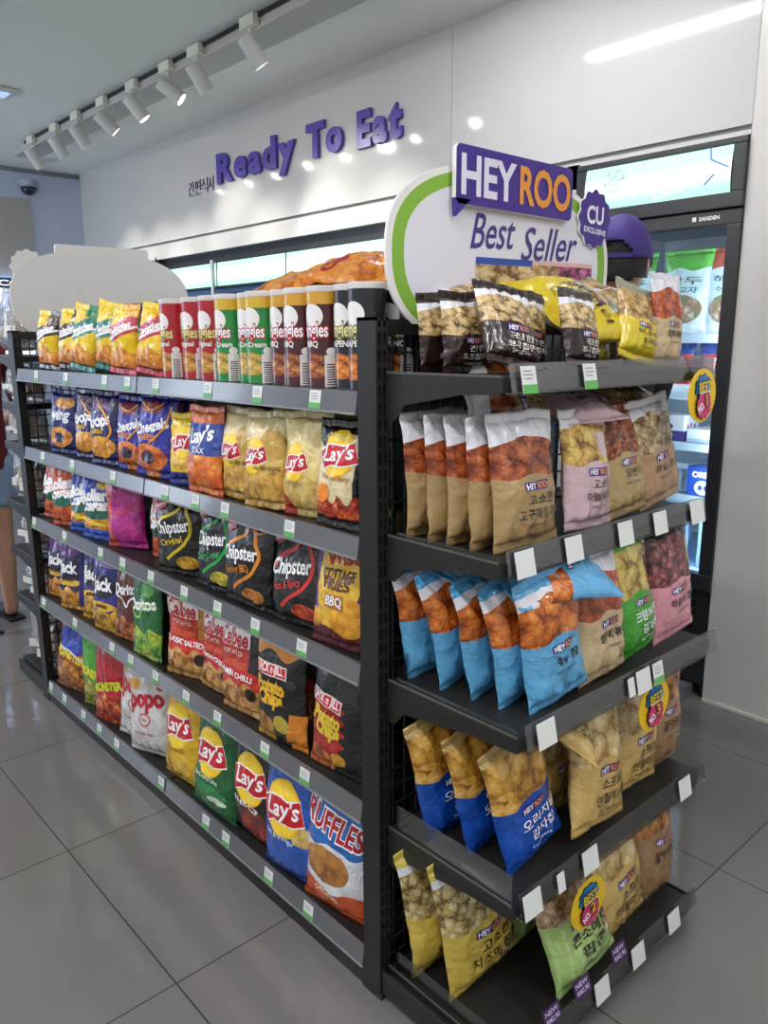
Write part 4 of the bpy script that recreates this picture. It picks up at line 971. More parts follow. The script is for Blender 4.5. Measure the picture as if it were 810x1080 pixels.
def carton(label, loc, dims, base, layers, decals=(), name='food_carton', cat='carton', rot=0):
    w, d, hh = dims; mt = art('carton_' + label.replace(' ', '_')[:40], base, layers, bump=0, rough=.45, coat=.1)
    mb = MB(); a = (-w / 2, -d / 2, 0); b = (w / 2, d / 2, hh)
    x0, q0, z0 = a; x1, q1, z1 = b
    vs = [(x0, q0, z0), (x1, q0, z0), (x1, q1, z0), (x0, q1, z0), (x0, q0, z1), (x1, q0, z1), (x1, q1, z1), (x0, q1, z1)]
    for f, uv in (((0, 1, 5, 4), 1), ((1, 2, 6, 5), 1), ((2, 3, 7, 6), 1), ((3, 0, 4, 7), 1), ((4, 5, 6, 7), 0), ((0, 3, 2, 1), 0)):
        mb.add([vs[i] for i in f], [(0, 1, 2, 3)], mt, uvs=[(0, 0), (1, 0), (1, 1), (0, 1)] if uv else [(.02, .97)] * 4)
    for k, dd in enumerate(decals):
        pv, pf, c = flat_decal(dd, w, hh); mb.add([(px - w / 2, -d / 2 - .0006 - .0003 * k, py) for px, py in pv], pf, ink(c))
    lid = mb.build(name); o = lid; o.location = loc; o.rotation_euler = (0, 0, R_(rot))
    MB().box((-w / 2 - .0004, -.002, hh), (w / 2 + .0004, .002, hh + .0006), mat('tape_clear', 'c8c2b0', rough=.3)).build('closing_flap', o)
    return tag(o, label, cat)
carton('white carton with purple print and berries on the middle refrigerator shelf', (-1.60, fyb, .989), (.22, .12, .10), 'e6e4ea', [('v<.4', '4a3a80'), ('ell(.3,.55,.05,.1)', '8a1a3a'), ('ell(.5,.6,.05,.1)', 'b02a4a'), ('ell(.75,.56,.05,.1)', '3a2a5a')], [('T', 'DI MINI', .5, .22, .022, 'ffffff', dict(bold=.03, fit=.6))])
carton('small blue carton with white rings on the lower refrigerator shelf', (-1.40, fyb, .784), (.13, .1, .11), '2f55b8', [('ell(.5,.28,.26,.26)', 'e6eef8')], [('T', 'OREO', .5, .74, .03, 'ffffff', dict(bold=.06, fit=.7)), ('O', .42, .28, .008, .01, '2a4aa0'), ('O', .6, .28, .008, .01, '2a4aa0')])
def basket(label, loc, dims, colr):
    w, d, hh = dims; t = thing('freezer_basket', label, 'basket', loc); M_b = mat('basket_' + colr, colr, rough=.35)
    mb = MB(); mb.box((-w / 2, -d / 2, 0), (w / 2, d / 2, .006), M_b)
    for s in (-1, 1):
        k = 0
        while k <= 10: x = -w / 2 + w * k / 10; mb.box((x - .006, s * d / 2 - .002, .006), (x + .006, s * d / 2 + .002, hh), M_b); k += 1
        for k in range(7): y = -d / 2 + d * k / 6; mb.box((s * w / 2 - .002, y - .006, .006), (s * w / 2 + .002, y + .006, hh), M_b)
    mb.build('slatted_tray', t)
    mb = MB(); r = .008
    for s in (-1, 1): mb.box((-w / 2 - r, s * d / 2 - r, hh), (w / 2 + r, s * d / 2 + r, hh + .02), M_b); mb.box((s * w / 2 - r, -d / 2, hh), (s * w / 2 + r, d / 2, hh + .02), M_b)
    mb.build('rim', t)
    return t
basket('pale blue slatted basket on the refrigerator floor behind the end display', (-1.62, WY + .30, .492), (.54, .36, .2), '9cc0e8')
basket('white slatted basket on the refrigerator shelf beside the small blue carton', (-1.63, WY + .30, .784), (.28, .3, .09), 'd4e0ee')
carton('flat white ice cream carton on the refrigerator shelf above the baskets', (-1.40, fyb + .05, .989), (.16, .2, .05), 'e2e8f2', [('v<.3', 'b0c4e0')])

# ---------------------------------------------------------------- long open cooler behind the gondola
oc = thing('open_cooler', 'long black open cooler with glowing pale green header along the fascia wall', 'cooler', (-3.95, WY + .35, 0))
xa, xb = -5.62 + 3.95, -2.03 + 3.95
mb = MB()
mb.box((xa, y0 + .05, 1.905), (xb, y0 + .12, 1.972), M_fr).box((xa, y0 + .05, 1.972), (xb, y1, 1.985), M_fr).box((xa, y1 - .02, .1), (xb, y1, 1.98), mat('cooler_back', '27405e', rough=.4)).box((xa, y0, 0), (xb, y1, .3), M_fr).box((xa - .02, y0, 0), (xa, y1, 1.985), M_fr).box((xb, y0, 0), (xb + .02, y1, 1.985), M_fr)
mb.build('cabinet', oc)
M_gl2 = art('cooler_glow', 'a2e2bc', [('ab(v-.5)<.3', 'c0f0d4'), ('ab(v-.5)<.14', 'dcfaea')], bump=0, coat=0); glow(M_gl2, .48)
edges = [xa, -4.85 + 3.95, -4.05 + 3.95, -3.1 + 3.95, xb]
for a, b in zip(edges, edges[1:]):
    mb = MB(); mb.add([(a + .006, y0 + .045, 1.745), (b - .006, y0 + .045, 1.745), (b - .006, y0 + .05, 1.895), (a + .006, y0 + .05, 1.895)], [(0, 1, 2, 3)], M_gl2, uvs=[(0, 0), (1, 0), (1, 1), (0, 1)])
    mb.box((a + .004, y0 + .051, 1.735), (b - .004, y0 + .10, 1.905), M_fr); mb.build('header_lightbox', oc)
mb = MB(); mb.tube((-4.86 + 3.95, y0 + .02, 1.0), (-4.86 + 3.95, y0 + .02, 1.91), .014, mat('steel_grey', '9a9c9e', rough=.3, metal=.7)); mb.build('partition_post', oc)
mb = MB(); vs, fs, w, hh = glyphs('SI', .03); mb.add([(-4.70 + 3.95 + a * .04, y0 + .0485, 1.938 + b * .03) for a, b in vs], fs, mat('badge_dim', '55585a', rough=.4)); mb.build('badge_lettering', oc)
for z in (.75, 1.15, 1.5):
    MB().box((xa, y0 + .16, z), (xb, y1 - .02, z + .02), mat('cooler_shelf', '6f8498', rough=.35)).build('shelf', oc)
mb = MB(); mb.box((xa, y0 + .10, 1.70), (xb, y0 + .16, 1.733), mat('cooler_canopy', '3a6a94', rough=.3)); mb.build('canopy_lip', oc)
MB().box((xa + .02, y0 + .17, 1.72), (xb - .02, y0 + .2, 1.735), mat('cooler_led', 'dcecff', emis=3.)).build('led_strip', oc)

# ---------------------------------------------------------------- people
def skin(name, joints, edges, mt, parent=None, subs=2):
    """joints {key:(x,y,z,rx,ry)}; grows one continuous surface along the edges"""
    keys = list(joints); me = bpy.data.meshes.new(name)
    me.from_pydata([joints[k][:3] for k in keys], [(keys.index(a), keys.index(b)) for a, b in edges], [])
    o = bpy.data.objects.new(name, me); COL.objects.link(o)
    sk = o.modifiers.new('skin', 'SKIN'); sk.use_smooth_shade = True
    lay_ = me.skin_vertices[0] if me.skin_vertices else None
    if lay_ is None:
        bpy.context.view_layer.objects.active = o; me.attributes  # layer is made with the modifier on some builds
    for i, k in enumerate(keys):
        r = joints[k][3]; r2 = joints[k][4] if len(joints[k]) > 4 else r
        me.skin_vertices[0].data[i].radius = (r, r2); me.skin_vertices[0].data[i].use_root = (i == 0)
    sb = o.modifiers.new('subd', 'SUBSURF'); sb.levels = subs; sb.render_levels = subs
    dg = bpy.context.evaluated_depsgraph_get(); dg.update()
    m2 = bpy.data.meshes.new_from_object(o.evaluated_get(dg)); m2.name = name
    o.modifiers.clear(); o.data = m2; bpy.data.meshes.remove(me)
    m2.materials.clear(); m2.materials.append(mt)
    m2.polygons.foreach_set('use_smooth', [True] * len(m2.polygons))
    if parent: o.parent = parent
    return o
def head_mesh(mb, c, mt, M=None, s=1.):
    """skull, jaw, nose, ears, eye sockets; faces local +y; c is the head centre"""
    n, k = 28, 22; vs = []; fs = []
    for j in range(k + 1):
        ph = PI * j / k
        for i in range(n):
            th = 2 * PI * i / n; x = math.sin(ph) * math.cos(th); y = math.sin(ph) * math.sin(th); z = math.cos(ph)
            w = .078 * (1 - .22 * max(0, -z - .1)); d = .098 * (1 - .12 * max(0, -z)); zz = .118
            X, Y, Z = x * w, y * d, z * zz
            if y > .2:
                f = (y - .2) / .8
                nose = math.exp(-((x / .16) ** 2) - ((z + .12) / .16) ** 2) * .022; Y += nose * f
                Y -= math.exp(-(((abs(x) - .36) / .18) ** 2) - ((z - .06) / .11) ** 2) * .009
                Y += math.exp(-((x / .3) ** 2) - ((z + .48) / .09) ** 2) * .006
                Y += math.exp(-((x / .3) ** 2) - ((z + .85) / .16) ** 2) * .012
            if y < -.1 and z < -.4: Y *= .86
            vs.append((X * s, Y * s, Z * s))
    for j in range(k):
        for i in range(n): fs.append((j * n + i, (j + 1) * n + i, (j + 1) * n + (i + 1) % n, j * n + (i + 1) % n))
    T = Matrix.Translation(c) @ (M or Matrix())
    mb.add(vs, fs, mt, T)
    for sd in (-1, 1):
        ev = []; ef = []
        for j in range(9):
            for i in range(12):
                ph = PI * j / 8; th = 2 * PI * i / 12
                ev.append(((sd * .079 + sd * .009 * math.sin(ph) * math.cos(th) + sd * .006 * max(0, -math.sin(ph) * math.sin(th))) * s, (-.012 + .018 * math.sin(ph) * math.sin(th)) * s, (-.008 + .031 * math.cos(ph)) * s))
        for j in range(8):
            for i in range(12): ef.append((j * 12 + i, (j + 1) * 12 + i, (j + 1) * 12 + (i + 1) % 12, j * 12 + (i + 1) % 12))
        mb.add(ev, ef, mt, T)
def hand(J, Eg, tag_, wx, wy, wz, dx, dy, dz, side):
    """palm, four unequal fingers and a thumb continuing from wrist along (dx,dy,dz)"""
    d = Vector((dx, dy, dz)).normalized(); up = Vector((0, 0, 1)) if abs(d.z) < .8 else Vector((0, 1, 0)); sd = d.cross(up).normalized() * side; nr = sd.cross(d)
    w = Vector((wx, wy, wz)); pm = w + d * .05
    J[tag_ + 'palm'] = (*pm, .026, .018); Eg.append((tag_ + 'wrist', tag_ + 'palm'))
    for q, (off, ln) in enumerate(((-.027, .066), (-.009, .075), (.009, .070), (.027, .056))):
        a = w + d * .09 + sd * off; b = a + d * ln * .55 - nr * .008 * side; c = b + d * ln * .40 - nr * .022 * side
        for nm, p, r in (('a', a, .0095), ('b', b, .0085), ('c', c, .007)): J[f'{tag_}f{q}{nm}'] = (*p, r, r)
        Eg += [(tag_ + 'palm', f'{tag_}f{q}a'), (f'{tag_}f{q}a', f'{tag_}f{q}b'), (f'{tag_}f{q}b', f'{tag_}f{q}c')]
    a = w + d * .035 - sd * .034; b = a + d * .03 - sd * .016; 
    J[tag_ + 't1'] = (*a, .011, .011); J[tag_ + 't2'] = (*b, .009, .009); Eg += [(tag_ + 'palm', tag_ + 't1'), (tag_ + 't1', tag_ + 't2')]

SKN = mat('skin_light', 'c99a80', rough=.5, spec=.35)
def person(label, loc, yaw, H, arms, shirt, trousers, shoe, short_leg=False, sleeve_long=True, hair='15120f', cap=None, stance=.10, step=0.0, look=0, swid=.185):
    k = H / 1.75; t = thing('person', label, 'person', loc, (0, 0, R_(yaw)))
    J = dict(pelvis=(0, 0, .95, .125, .095), belly=(0, .005, 1.08, .120, .088), chest=(0, .0, 1.28, .135, .098), collar=(0, -.01, 1.42, .07, .06), neck=(0, -.008, 1.49, .050, .052), skull=(0, .01, 1.56, .052, .058))
    Eg = [('pelvis', 'belly'), ('belly', 'chest'), ('chest', 'collar'), ('collar', 'neck'), ('neck', 'skull')]
    for s, n in ((-1, 'L'), (1, 'R')):
        fwd = step * s
        J[n + 'hip'] = (s * .085, 0, .90, .090, .088); J[n + 'knee'] = (s * stance, .02 + fwd * .5, .50, .056, .058); J[n + 'calf'] = (s * stance, -.005 + fwd * .8, .36, .052, .056); J[n + 'ankle'] = (s * stance, -.02 + fwd, .09, .034, .038); J[n + 'heel'] = (s * stance, -.03 + fwd, .045, .034, .036); J[n + 'toe'] = (s * (stance + .015), .12 + fwd, .034, .036, .026)
        Eg += [('pelvis', n + 'hip'), (n + 'hip', n + 'knee'), (n + 'knee', n + 'calf'), (n + 'calf', n + 'ankle'), (n + 'ankle', n + 'heel'), (n + 'heel', n + 'toe')]
        sh = (s * swid, -.005, 1.39); el, wr = arms[0 if s < 0 else 1]
        J[n + 'sh'] = (*sh, .058, .056); J[n + 'el'] = (*el, .040, .040); J[n + 'wrist'] = (*wr, .027, .024)
        Eg += [('collar', n + 'sh'), (n + 'sh', n + 'el'), (n + 'el', n + 'wrist')]
        dv = Vector(wr) - Vector(el); hand(J, Eg, n, *wr, *dv, s)
    cov = ['pelvis', 'belly', 'chest', 'collar', 'Lhip', 'Rhip', 'Lsh', 'Rsh'] + (['Lel', 'Rel'] if sleeve_long else []) + ([] if short_leg else ['Lknee', 'Rknee', 'Lcalf', 'Rcalf'])
    body = skin('body', {q: ((*r[:3], *(e * .80 for e in r[3:])) if q in cov else r) for q, r in J.items()}, Eg, SKN, t)
    mb = MB(); head_mesh(mb, Vector((0, .015, 1.62)), SKN); hd_ = mb.build('head', t, smooth=True)
    RL = Matrix.Rotation(R_(look), 4, 'Z'); hd_.data.transform(RL)
    # merge head into the body so the figure is one surface
    import bmesh
    bm = bmesh.new(); bm.from_mesh(body.data); bm.from_mesh(hd_.data); bm.to_mesh(body.data); bm.free(); bpy.data.objects.remove(hd_)
    body.data.polygons.foreach_set('use_smooth', [True] * len(body.data.polygons))
    # clothing follows the same joints, a little larger
    def cloth(name, keys, grow, mt, over={}):
        JJ = {q: (*J[q][:3], J[q][3] + grow, (J[q][4] if len(J[q]) > 4 else J[q][3]) + grow) for q in keys}; JJ.update(over)
        return skin(name, JJ, [e for e in Eg2 if e[0] in JJ and e[1] in JJ], mt, t)
    Eg2 = list(Eg) + [('pelvis', 'hem'), ('collar', 'standcollar'), ('standcollar', 'standtop')]
    ks = ['pelvis', 'belly', 'chest', 'collar', 'Lsh', 'Rsh', 'Lel', 'Rel']
    ov = {'belly': (0, .004, 1.12, .136, .104), 'pelvis': (0, 0, .97, .140, .114), 'hem': (0, 0, .815, .150, .126)}
    if sleeve_long:
        for n in 'LR':
            w = Vector(J[n + 'wrist'][:3]); e = Vector(J[n + 'el'][:3]); p = e.lerp(w, .93); ov[n + 'wrist'] = (*p, .036, .034)
        ov['standcollar'] = (0, -.012, 1.465, .074, .074); ov['standtop'] = (0, -.010, 1.505, .070, .070)
    cloth('jacket' if sleeve_long else 'shirt', ks, .014, shirt, ov)
    ks = ['pelvis', 'Lhip', 'Rhip', 'Lknee', 'Rknee'] + ([] if short_leg else ['Lcalf', 'Rcalf', 'Lankle', 'Rankle'])
    ov = {}
    if short_leg:
        ks = ['pelvis', 'Lhip', 'Rhip']
        for n, s in (('L', -1), ('R', 1)):
            a, b = Vector(J[n + 'hip'][:3]), Vector(J[n + 'knee'][:3]); ov[n + 'knee'] = (*a.lerp(b, .72), .085, .085)
    ov['pelvis'] = (0, 0, .96, .128, .100); ov['seat'] = (0, -.005, .87, .125, .105)
    for n in 'LR': ov[n + 'hip'] = (J[n + 'hip'][0] * 1.05, 0, .80, .092, .094)
    Eg2 += [('pelvis', 'seat'), ('seat', 'Lhip'), ('seat', 'Rhip')]; Eg2 = [e for e in Eg2 if e not in (('pelvis', 'Lhip'), ('pelvis', 'Rhip'))]
    cloth('shorts' if short_leg else 'trousers', ks, .014, trousers, ov)
    for n, s in (('L', -1), ('R', 1)):
        a = J[n + 'heel']; b = J[n + 'toe']
        JJ = dict(a=(a[0], a[1], .045, .042, .042), b=(b[0], b[1] - .04, .042, .044, .036), c=(b[0], b[1] + .03, .03, .034, .026))
        sh_ = skin('shoe', JJ, [('a', 'b'), ('b', 'c')], shoe, t)
        mb = MB(); mb.prism([(a[0] - .042, a[1] - .05), (a[0] + .042, a[1] - .05), (b[0] + .046, b[1] - .03), (b[0] + .03, b[1] + .05), (b[0] - .03, b[1] + .05), (b[0] - .046, b[1] - .03)], 0, .014, mat('shoe_sole', '1a1a1a', rough=.6), axis='z'); mb.build('sole', sh_)
    # hair: shell over the back and sides of the skull
    HM = mat('hair_' + hair, hair, rough=.55, bump=(90, .6, .01, 2, 3))
    def shell(name, grow, cond, mt, zc=1.62, sub=1, extra=None):
        n, k_ = 44, 34; vs = []; fs = []
        for j in range(k_ + 1):
            ph = PI * j / k_
            for i in range(n):
                th = 2 * PI * i / n; x = math.sin(ph) * math.cos(th); y = math.sin(ph) * math.sin(th); z = math.cos(ph)
                vs.append((x * (.078 + grow), .012 + y * (.098 + grow), zc + z * (.118 + grow)))
        for j in range(k_):
            for i in range(n):
                f = (j * n + i, (j + 1) * n + i, (j + 1) * n + (i + 1) % n, j * n + (i + 1) % n)
                c = [sum(vs[q][m] for q in f) / 4 for m in range(3)]
                if cond(c[0], c[1] - .012, c[2] - zc): fs.append(f)
        mb = MB(); mb.add(vs, fs, mt); 
        if extra: extra(mb)
        o = mb.build(name, t, smooth=True); o.data.transform(RL)
        sm = o.modifiers.new('thick', 'SOLIDIFY'); sm.thickness = .004; sm.offset = 1
        return o
    shell('hair', .006, lambda x, y, z: (z > .01 and y < .06) or (y < .018 - .02 * (z < -.03) and z > -.042 - .014 * (abs(x) < .05)), HM)
    if cap:
        CM = mat('cap_' + cap, cap, rough=.7, bump=(160, .15, .004, 0, 2))
        def dome(x, y, z):
            if z < -.002 + max(0, y) * .25: return False
            if y < 0 and (x / .052) ** 2 + ((z - .002) / .046) ** 2 < 1: return False     # the opening above the strap
            return True
        def brim(mb):
            pts = [(.078 * math.cos(a), .085 + .075 * math.sin(a) + .03, ) for a in [PI * q / 14 for q in range(15)]]
            top = [(x, y, 1.648 - .035 * ((y - .07) / .12) ** 2 - .012 * (x / .078) ** 2) for x, y in pts]; inn = [(x, .065 + .03 * (1 - (x / .08) ** 2), 1.65) for x, y in pts]
            vs = []; fs = []
            for q in range(15): vs += [inn[q], top[q], (top[q][0], top[q][1], top[q][2] - .004), (inn[q][0], inn[q][1], inn[q][2] - .004)]
            for q in range(14):
                for r in range(4): a = q * 4 + r; b = q * 4 + (r + 1) % 4; fs.append((a, b, b + 4, a + 4))
            mb.add(vs, fs, CM)
        c = shell('cap', .014, dome, CM, zc=1.632, extra=brim)
        mb = MB(); pr = []
        for q in range(13):
            a = PI + PI * (.22 + .56 * q / 12); pr.append((math.cos(a) * .094, .012 + math.sin(a) * .114))
        vs = []; fs = []
        for x, y in pr: vs += [(x, y, 1.630), (x, y, 1.643)]
        for q in range(12): fs.append((2 * q, 2 * q + 2, 2 * q + 3, 2 * q + 1))
        mb.add(vs, fs, CM); st = mb.build('strap', c); st.data.transform(RL); sm = st.modifiers.new('thick', 'SOLIDIFY'); sm.thickness = .002
        mb = MB(); mb.lathe([(0, 0), (.008, 0), (.008, .005), (0, .007)], CM, Matrix.Translation((0, .012, 1.632 + .134)), 14); mb.build('button', c).data.transform(RL)
    t.scale = (k, k, k)
    return t
M_blk = mat('cloth_black', '121214', rough=.8, bump=(60, .2, .01, 0, 3))
person('person in purple cap and black jacket standing at the glass-door refrigerator, back turned', (-1.385, 2.23, 0), 62, 1.735,
    [((-.21, .10, 1.15), (-.13, .31, 1.16)), ((.20, .10, 1.14), (.09, .29, 1.14))], M_blk, mat('trousers_dark', '1c1d22', rough=.8), mat('shoe_black', '141414', rough=.5), cap='3f2a78', look=-40, swid=.17)
person('person in dark red shirt, pale blue shorts and black shoes beyond the far end display', (-4.06, 1.075, 0), 100, 1.66,
    [((-.26, .05, 1.12), (-.22, .22, .98)), ((.26, .05, 1.12), (.2, .24, 1.0))], mat('shirt_maroon', '6a1620', rough=.8), mat('denim_pale', '8fa6c4', rough=.85), mat('shoe_black', '141414'), short_leg=True, sleeve_long=False, stance=.09, step=.06)
# ---------------------------------------------------------------- goods on the aisle side
def put_axes(k, label, loc, up, front, H=None, group=None, var=0):
    o = put(k, label, loc, H=H, group=group, var=var)
    z = Vector(up).normalized(); y = -Vector(front).normalized(); y = (y - z * y.dot(z)).normalized(); x = y.cross(z)
    o.rotation_euler = Matrix((x, y, z)).transposed().to_euler()
    return o
LONG = [
    ('twist_choc', -2.774, .165, 8, 1, 'yellow twist snack bag with dark brown stripe, nearest the far post on the top shelf'),
    ('twist_choc', -2.630, .166, 10, 1, 'yellow twist snack bag with dark brown stripe beside the first teal-striped bag'),
    ('twist_green', -2.490, .172, 10, 1, 'yellow twist snack bag with teal stripe, beside the brown-striped bags'),
    ('twist_green', -2.330, .172, 15, 1, 'yellow twist snack bag with teal stripe, beside the red-striped bags'),
    ('twist_red', -2.188, .165, 8, 1, 'yellow twist snack bag with red stripe, beside the teal-striped bags'),
    ('twist_red', -2.050, .163, 10, 1, 'yellow twist snack bag with red stripe, touching the red crisp cans'),
    ('wing', -2.72, .19, 10, 2, 'navy ring snack bag with white word and gold ring, nearest the far post'),
    ('loop', -2.540, .197, 5, 2, 'navy loop snack bag with gold swirl, beside the bag nearest the far post'),
    ('loop', -2.375, .201, 6, 2, 'navy loop snack bag with gold swirl, beside the violet cheese ring bags'),
    ('ring', -2.215, .192, 6, 2, 'violet-blue cheese ring bag, beside the navy loop bags'),
    ('ring', -2.045, .205, 14, 2, 'violet-blue cheese ring bag, beside the small yellow potato chip bag'),
    ('lays_y', -1.880, .162, 15, 2, 'small yellow potato chip bag with red ribbon logo on the second shelf'),
    ('lays_o', -1.748, .188, 5, 2, 'orange and blue potato chip bag beside the small yellow one'),
    ('lays_g', -1.620, .19, 4, 2, 'golden salted-egg chip bag beside the orange and blue bag'),
    ('lays_g', -1.490, .19, 6, 2, 'golden salted-egg chip bag beside the pale gold bag'),
    ('lays_w', -1.352, .198, 10, 2, 'pale gold potato chip bag with red ribbon logo, beside the black-topped bag'),
    ('lays_b', -1.220, .19, 8, 2, 'black-topped spicy potato chip bag beside the slotted post on the second shelf'),
    ('roller', -2.905, .2, 10, 3, 'orange potato ring bag nearest the far post on the third shelf'),
    ('roller', -2.765, .208, 12, 3, 'orange potato ring bag beside the blue potato ring bags'),
    ('roller_b', -2.640, .198, 14, 3, 'blue potato ring bag beside the orange potato ring bags'),
    ('roller_b', -2.500, .2, 12, 3, 'blue potato ring bag beside the magenta bag'),
    ('magenta', -2.325, .21, 16, 3, 'shiny magenta snack bag with red swirl on the third shelf'),
    ('chip_y', -1.940, .232, 20, 3, 'large black crinkle chip bag with yellow swirl on the third shelf'),
    ('chip_g', -1.745, .232, 6, 3, 'large black crinkle chip bag with green swirl on the third shelf'),
    ('chip_o', -1.577, .222, 6, 3, 'large black crinkle chip bag with orange swirl on the third shelf'),
    ('chip_r', -1.392, .224, 8, 3, 'large black crinkle chip bag with red swirl on the third shelf'),
    ('wise', -1.228, .208, 8, 3, 'purple and yellow cottage fries bag beside the slotted post on the third shelf'),
    ('pur', -2.935, .238, 10, 4, 'dark purple potato snack bag nearest the far post on the fourth shelf'),
    ('pur', -2.765, .243, 10, 4, 'dark purple potato snack bag, second from the far post on the fourth shelf'),
    ('pur2', -2.600, .258, 12, 4, 'blue-violet potato snack bag with gold band on the fourth shelf'),
    ('pur2', -2.462, .262, 6, 4, 'blue-violet potato snack bag touching the brown tortilla chip bag'),
    ('dor_b', -2.325, .275, 6, 4, 'brown tortilla chip bag on the fourth shelf'),
    ('dor_g', -2.165, .258, 4, 4, 'green tortilla chip bag on the fourth shelf'),
    ('calbee', -1.945, .262, 18, 4, 'orange-red potato chip bag with white panel and gold side on the fourth shelf'),
    ('calbee_hot', -1.795, .245, 4, 4, 'red chilli potato chip bag partly behind its twin on the fourth shelf'),
    ('calbee_hot', -1.643, .29, 4, 4, 'red chilli potato chip bag with white panel beside the orange-topped black bag'),
    ('jnj_o', -1.455, .288, 6, 4, 'black potato chip bag with orange top and yellow letters on the fourth shelf'),
    ('jnj_b', -1.255, .285, 6, 4, 'glossy black and red potato chip bag beside the slotted post on the fourth shelf'),
    ('mamee', -2.860, .275, 8, 5, 'brown and blue noodle snack bag nearest the far post on the bottom shelf'),
    ('mgreen', -2.655, .265, 8, 5, 'bright green noodle snack bag on the bottom shelf'),
    ('mred', -2.500, .275, 10, 5, 'dark red noodle snack bag on the bottom shelf'),
    ('popo', -2.338, .245, 8, 5, 'white fish snack bag with red script, beside the red noodle bag'),
    ('popo', -2.215, .240, 12, 5, 'white fish snack bag with red script, beside the big yellow chip bag'),
    ('lays_yb', -2.000, .355, 4, 5, 'big yellow potato chip bag with red ribbon logo on the bottom shelf'),
    ('lays_gr', -1.800, .345, 3, 5, 'big dark green potato chip bag with red ribbon logo on the bottom shelf'),
    ('lays_bk', -1.610, .345, 3, 5, 'big black potato chip bag with red ribbon logo on the bottom shelf'),
    ('lays_bl', -1.430, .345, 5, 5, 'big blue potato chip bag with red ribbon logo on the bottom shelf'),
    ('ruffles', -1.262, .365, 8, 5, 'big blue and white ridged chip bag beside the slotted post on the bottom shelf'),
]
cnt = {}
prev = None
for i, (k, x, H, yaw, r, lab) in enumerate(LONG):
    H = min(H, {1: .18, 2: .21, 3: .214, 4: .262, 5: .300}[r]); K = KINDS[k]; sc = H / K['H']; D = K['D'] * sc; W = K['W'] * sc
    if x < -2.2 and r > 1: yaw += 8
    stag = (.0, .016)[i % 2]
    if k == 'ruffles': stag = -.004
    if k in ('calbee_hot',) and x < -1.7: stag = .035
    y = YF + .008 + D * .34 + W * .36 * math.sin(R_(yaw)) + stag
    lean = -4 - 3 * ((i * 7) % 3) / 2; roll = ((i * 37) % 7 - 3) * .8 + (6 if r == 1 else 0)
    cnt[k] = cnt.get(k, -1) + 1
    put(k, lab, (x, y, DECK[r] + .017 * sc + abs(math.sin(R_(roll))) * W * .4), yaw, lean, roll, H=H, W=W * (1.0 if k in ('wise', 'lays_b') else 1.05 if k == 'ruffles' else {1: 1.05, 2: 1.07, 3: 1.13, 4: 1.11, 5: 1.12}[r]), var=cnt[k] % 2)
# second rows standing behind
BEH = [('twist_choc', -2.70, 1, 'yellow brown-striped twist bag in the second row of the top shelf'), ('twist_green', -2.56, 1, 'yellow teal-striped twist bag in the second row, by the brown ones'), ('twist_green', -2.40, 1, 'yellow teal-striped twist bag in the second row, by the red ones'), ('twist_red', -2.11, 1, 'yellow red-striped twist bag in the second row of the top shelf'),
       ('wing', -2.62, 2, 'navy ring snack bag with white word in the second row'), ('loop', -2.30, 2, 'navy loop snack bag in the second row behind the front ones'), ('ring', -2.12, 2, 'violet-blue cheese ring bag in the second row'), ('lays_w', -1.272, 2, 'pale gold chip bag standing behind the black-topped spicy bag'), ('lays_g', -1.55, 2, 'golden salted-egg chip bag in the second row'),
       ('magenta', -2.20, 3, 'dark magenta snack bag standing behind the shiny magenta one'), ('roller', -2.135, 3, 'orange potato ring bag leaning behind the yellow-swirl black bag'), ('chip_y', -1.86, 3, 'black yellow-swirl chip bag in the second row'), ('chip_g', -1.68, 3, 'black green-swirl chip bag in the second row'), ('chip_o', -1.50, 3, 'black orange-swirl chip bag in the second row'), ('chip_r', -1.30, 3, 'black red-swirl chip bag in the second row'),
       ('roller_b', -2.56, 3, 'blue potato ring bag in the second row'), ('pur', -2.85, 4, 'dark purple potato snack bag in the second row'), ('pur2', -2.53, 4, 'blue-violet potato snack bag in the second row'), ('dor_g', -2.055, 4, 'green tortilla chip bag behind the orange-red potato chip bag'), ('calbee_hot', -1.56, 4, 'red chilli potato chip bag in the second row of the fourth shelf'), ('jnj_o', -1.36, 4, 'black orange-topped potato chip bag in the second row'),
       ('popo', -2.20, 5, 'white fish snack bag with red script, standing behind the other two'), ('mred', -2.40, 5, 'dark red noodle snack bag behind the white fish snack bags'), ('mamee', -2.74, 5, 'brown and blue noodle snack bag in the second row'), ('lays_bl', -1.36, 5, 'big blue potato chip bag behind the ridged chip bag')]
for i, (k, x, r, lab) in enumerate(BEH):
    K = KINDS[k]; y = YF + .115 + K['D'] * .55 + (.035 if r == 5 else 0)
    if k == 'roller': y -= .055; x += .012
    put(k, lab, (x, y, DECK[r] + .018), 4 + (i * 5) % 9, -5, ((i * 29) % 7 - 3) * .9, var=i % 2, H=min(K['H'], {1: .18, 2: .21, 3: .212, 4: .258, 5: .30}[r]))
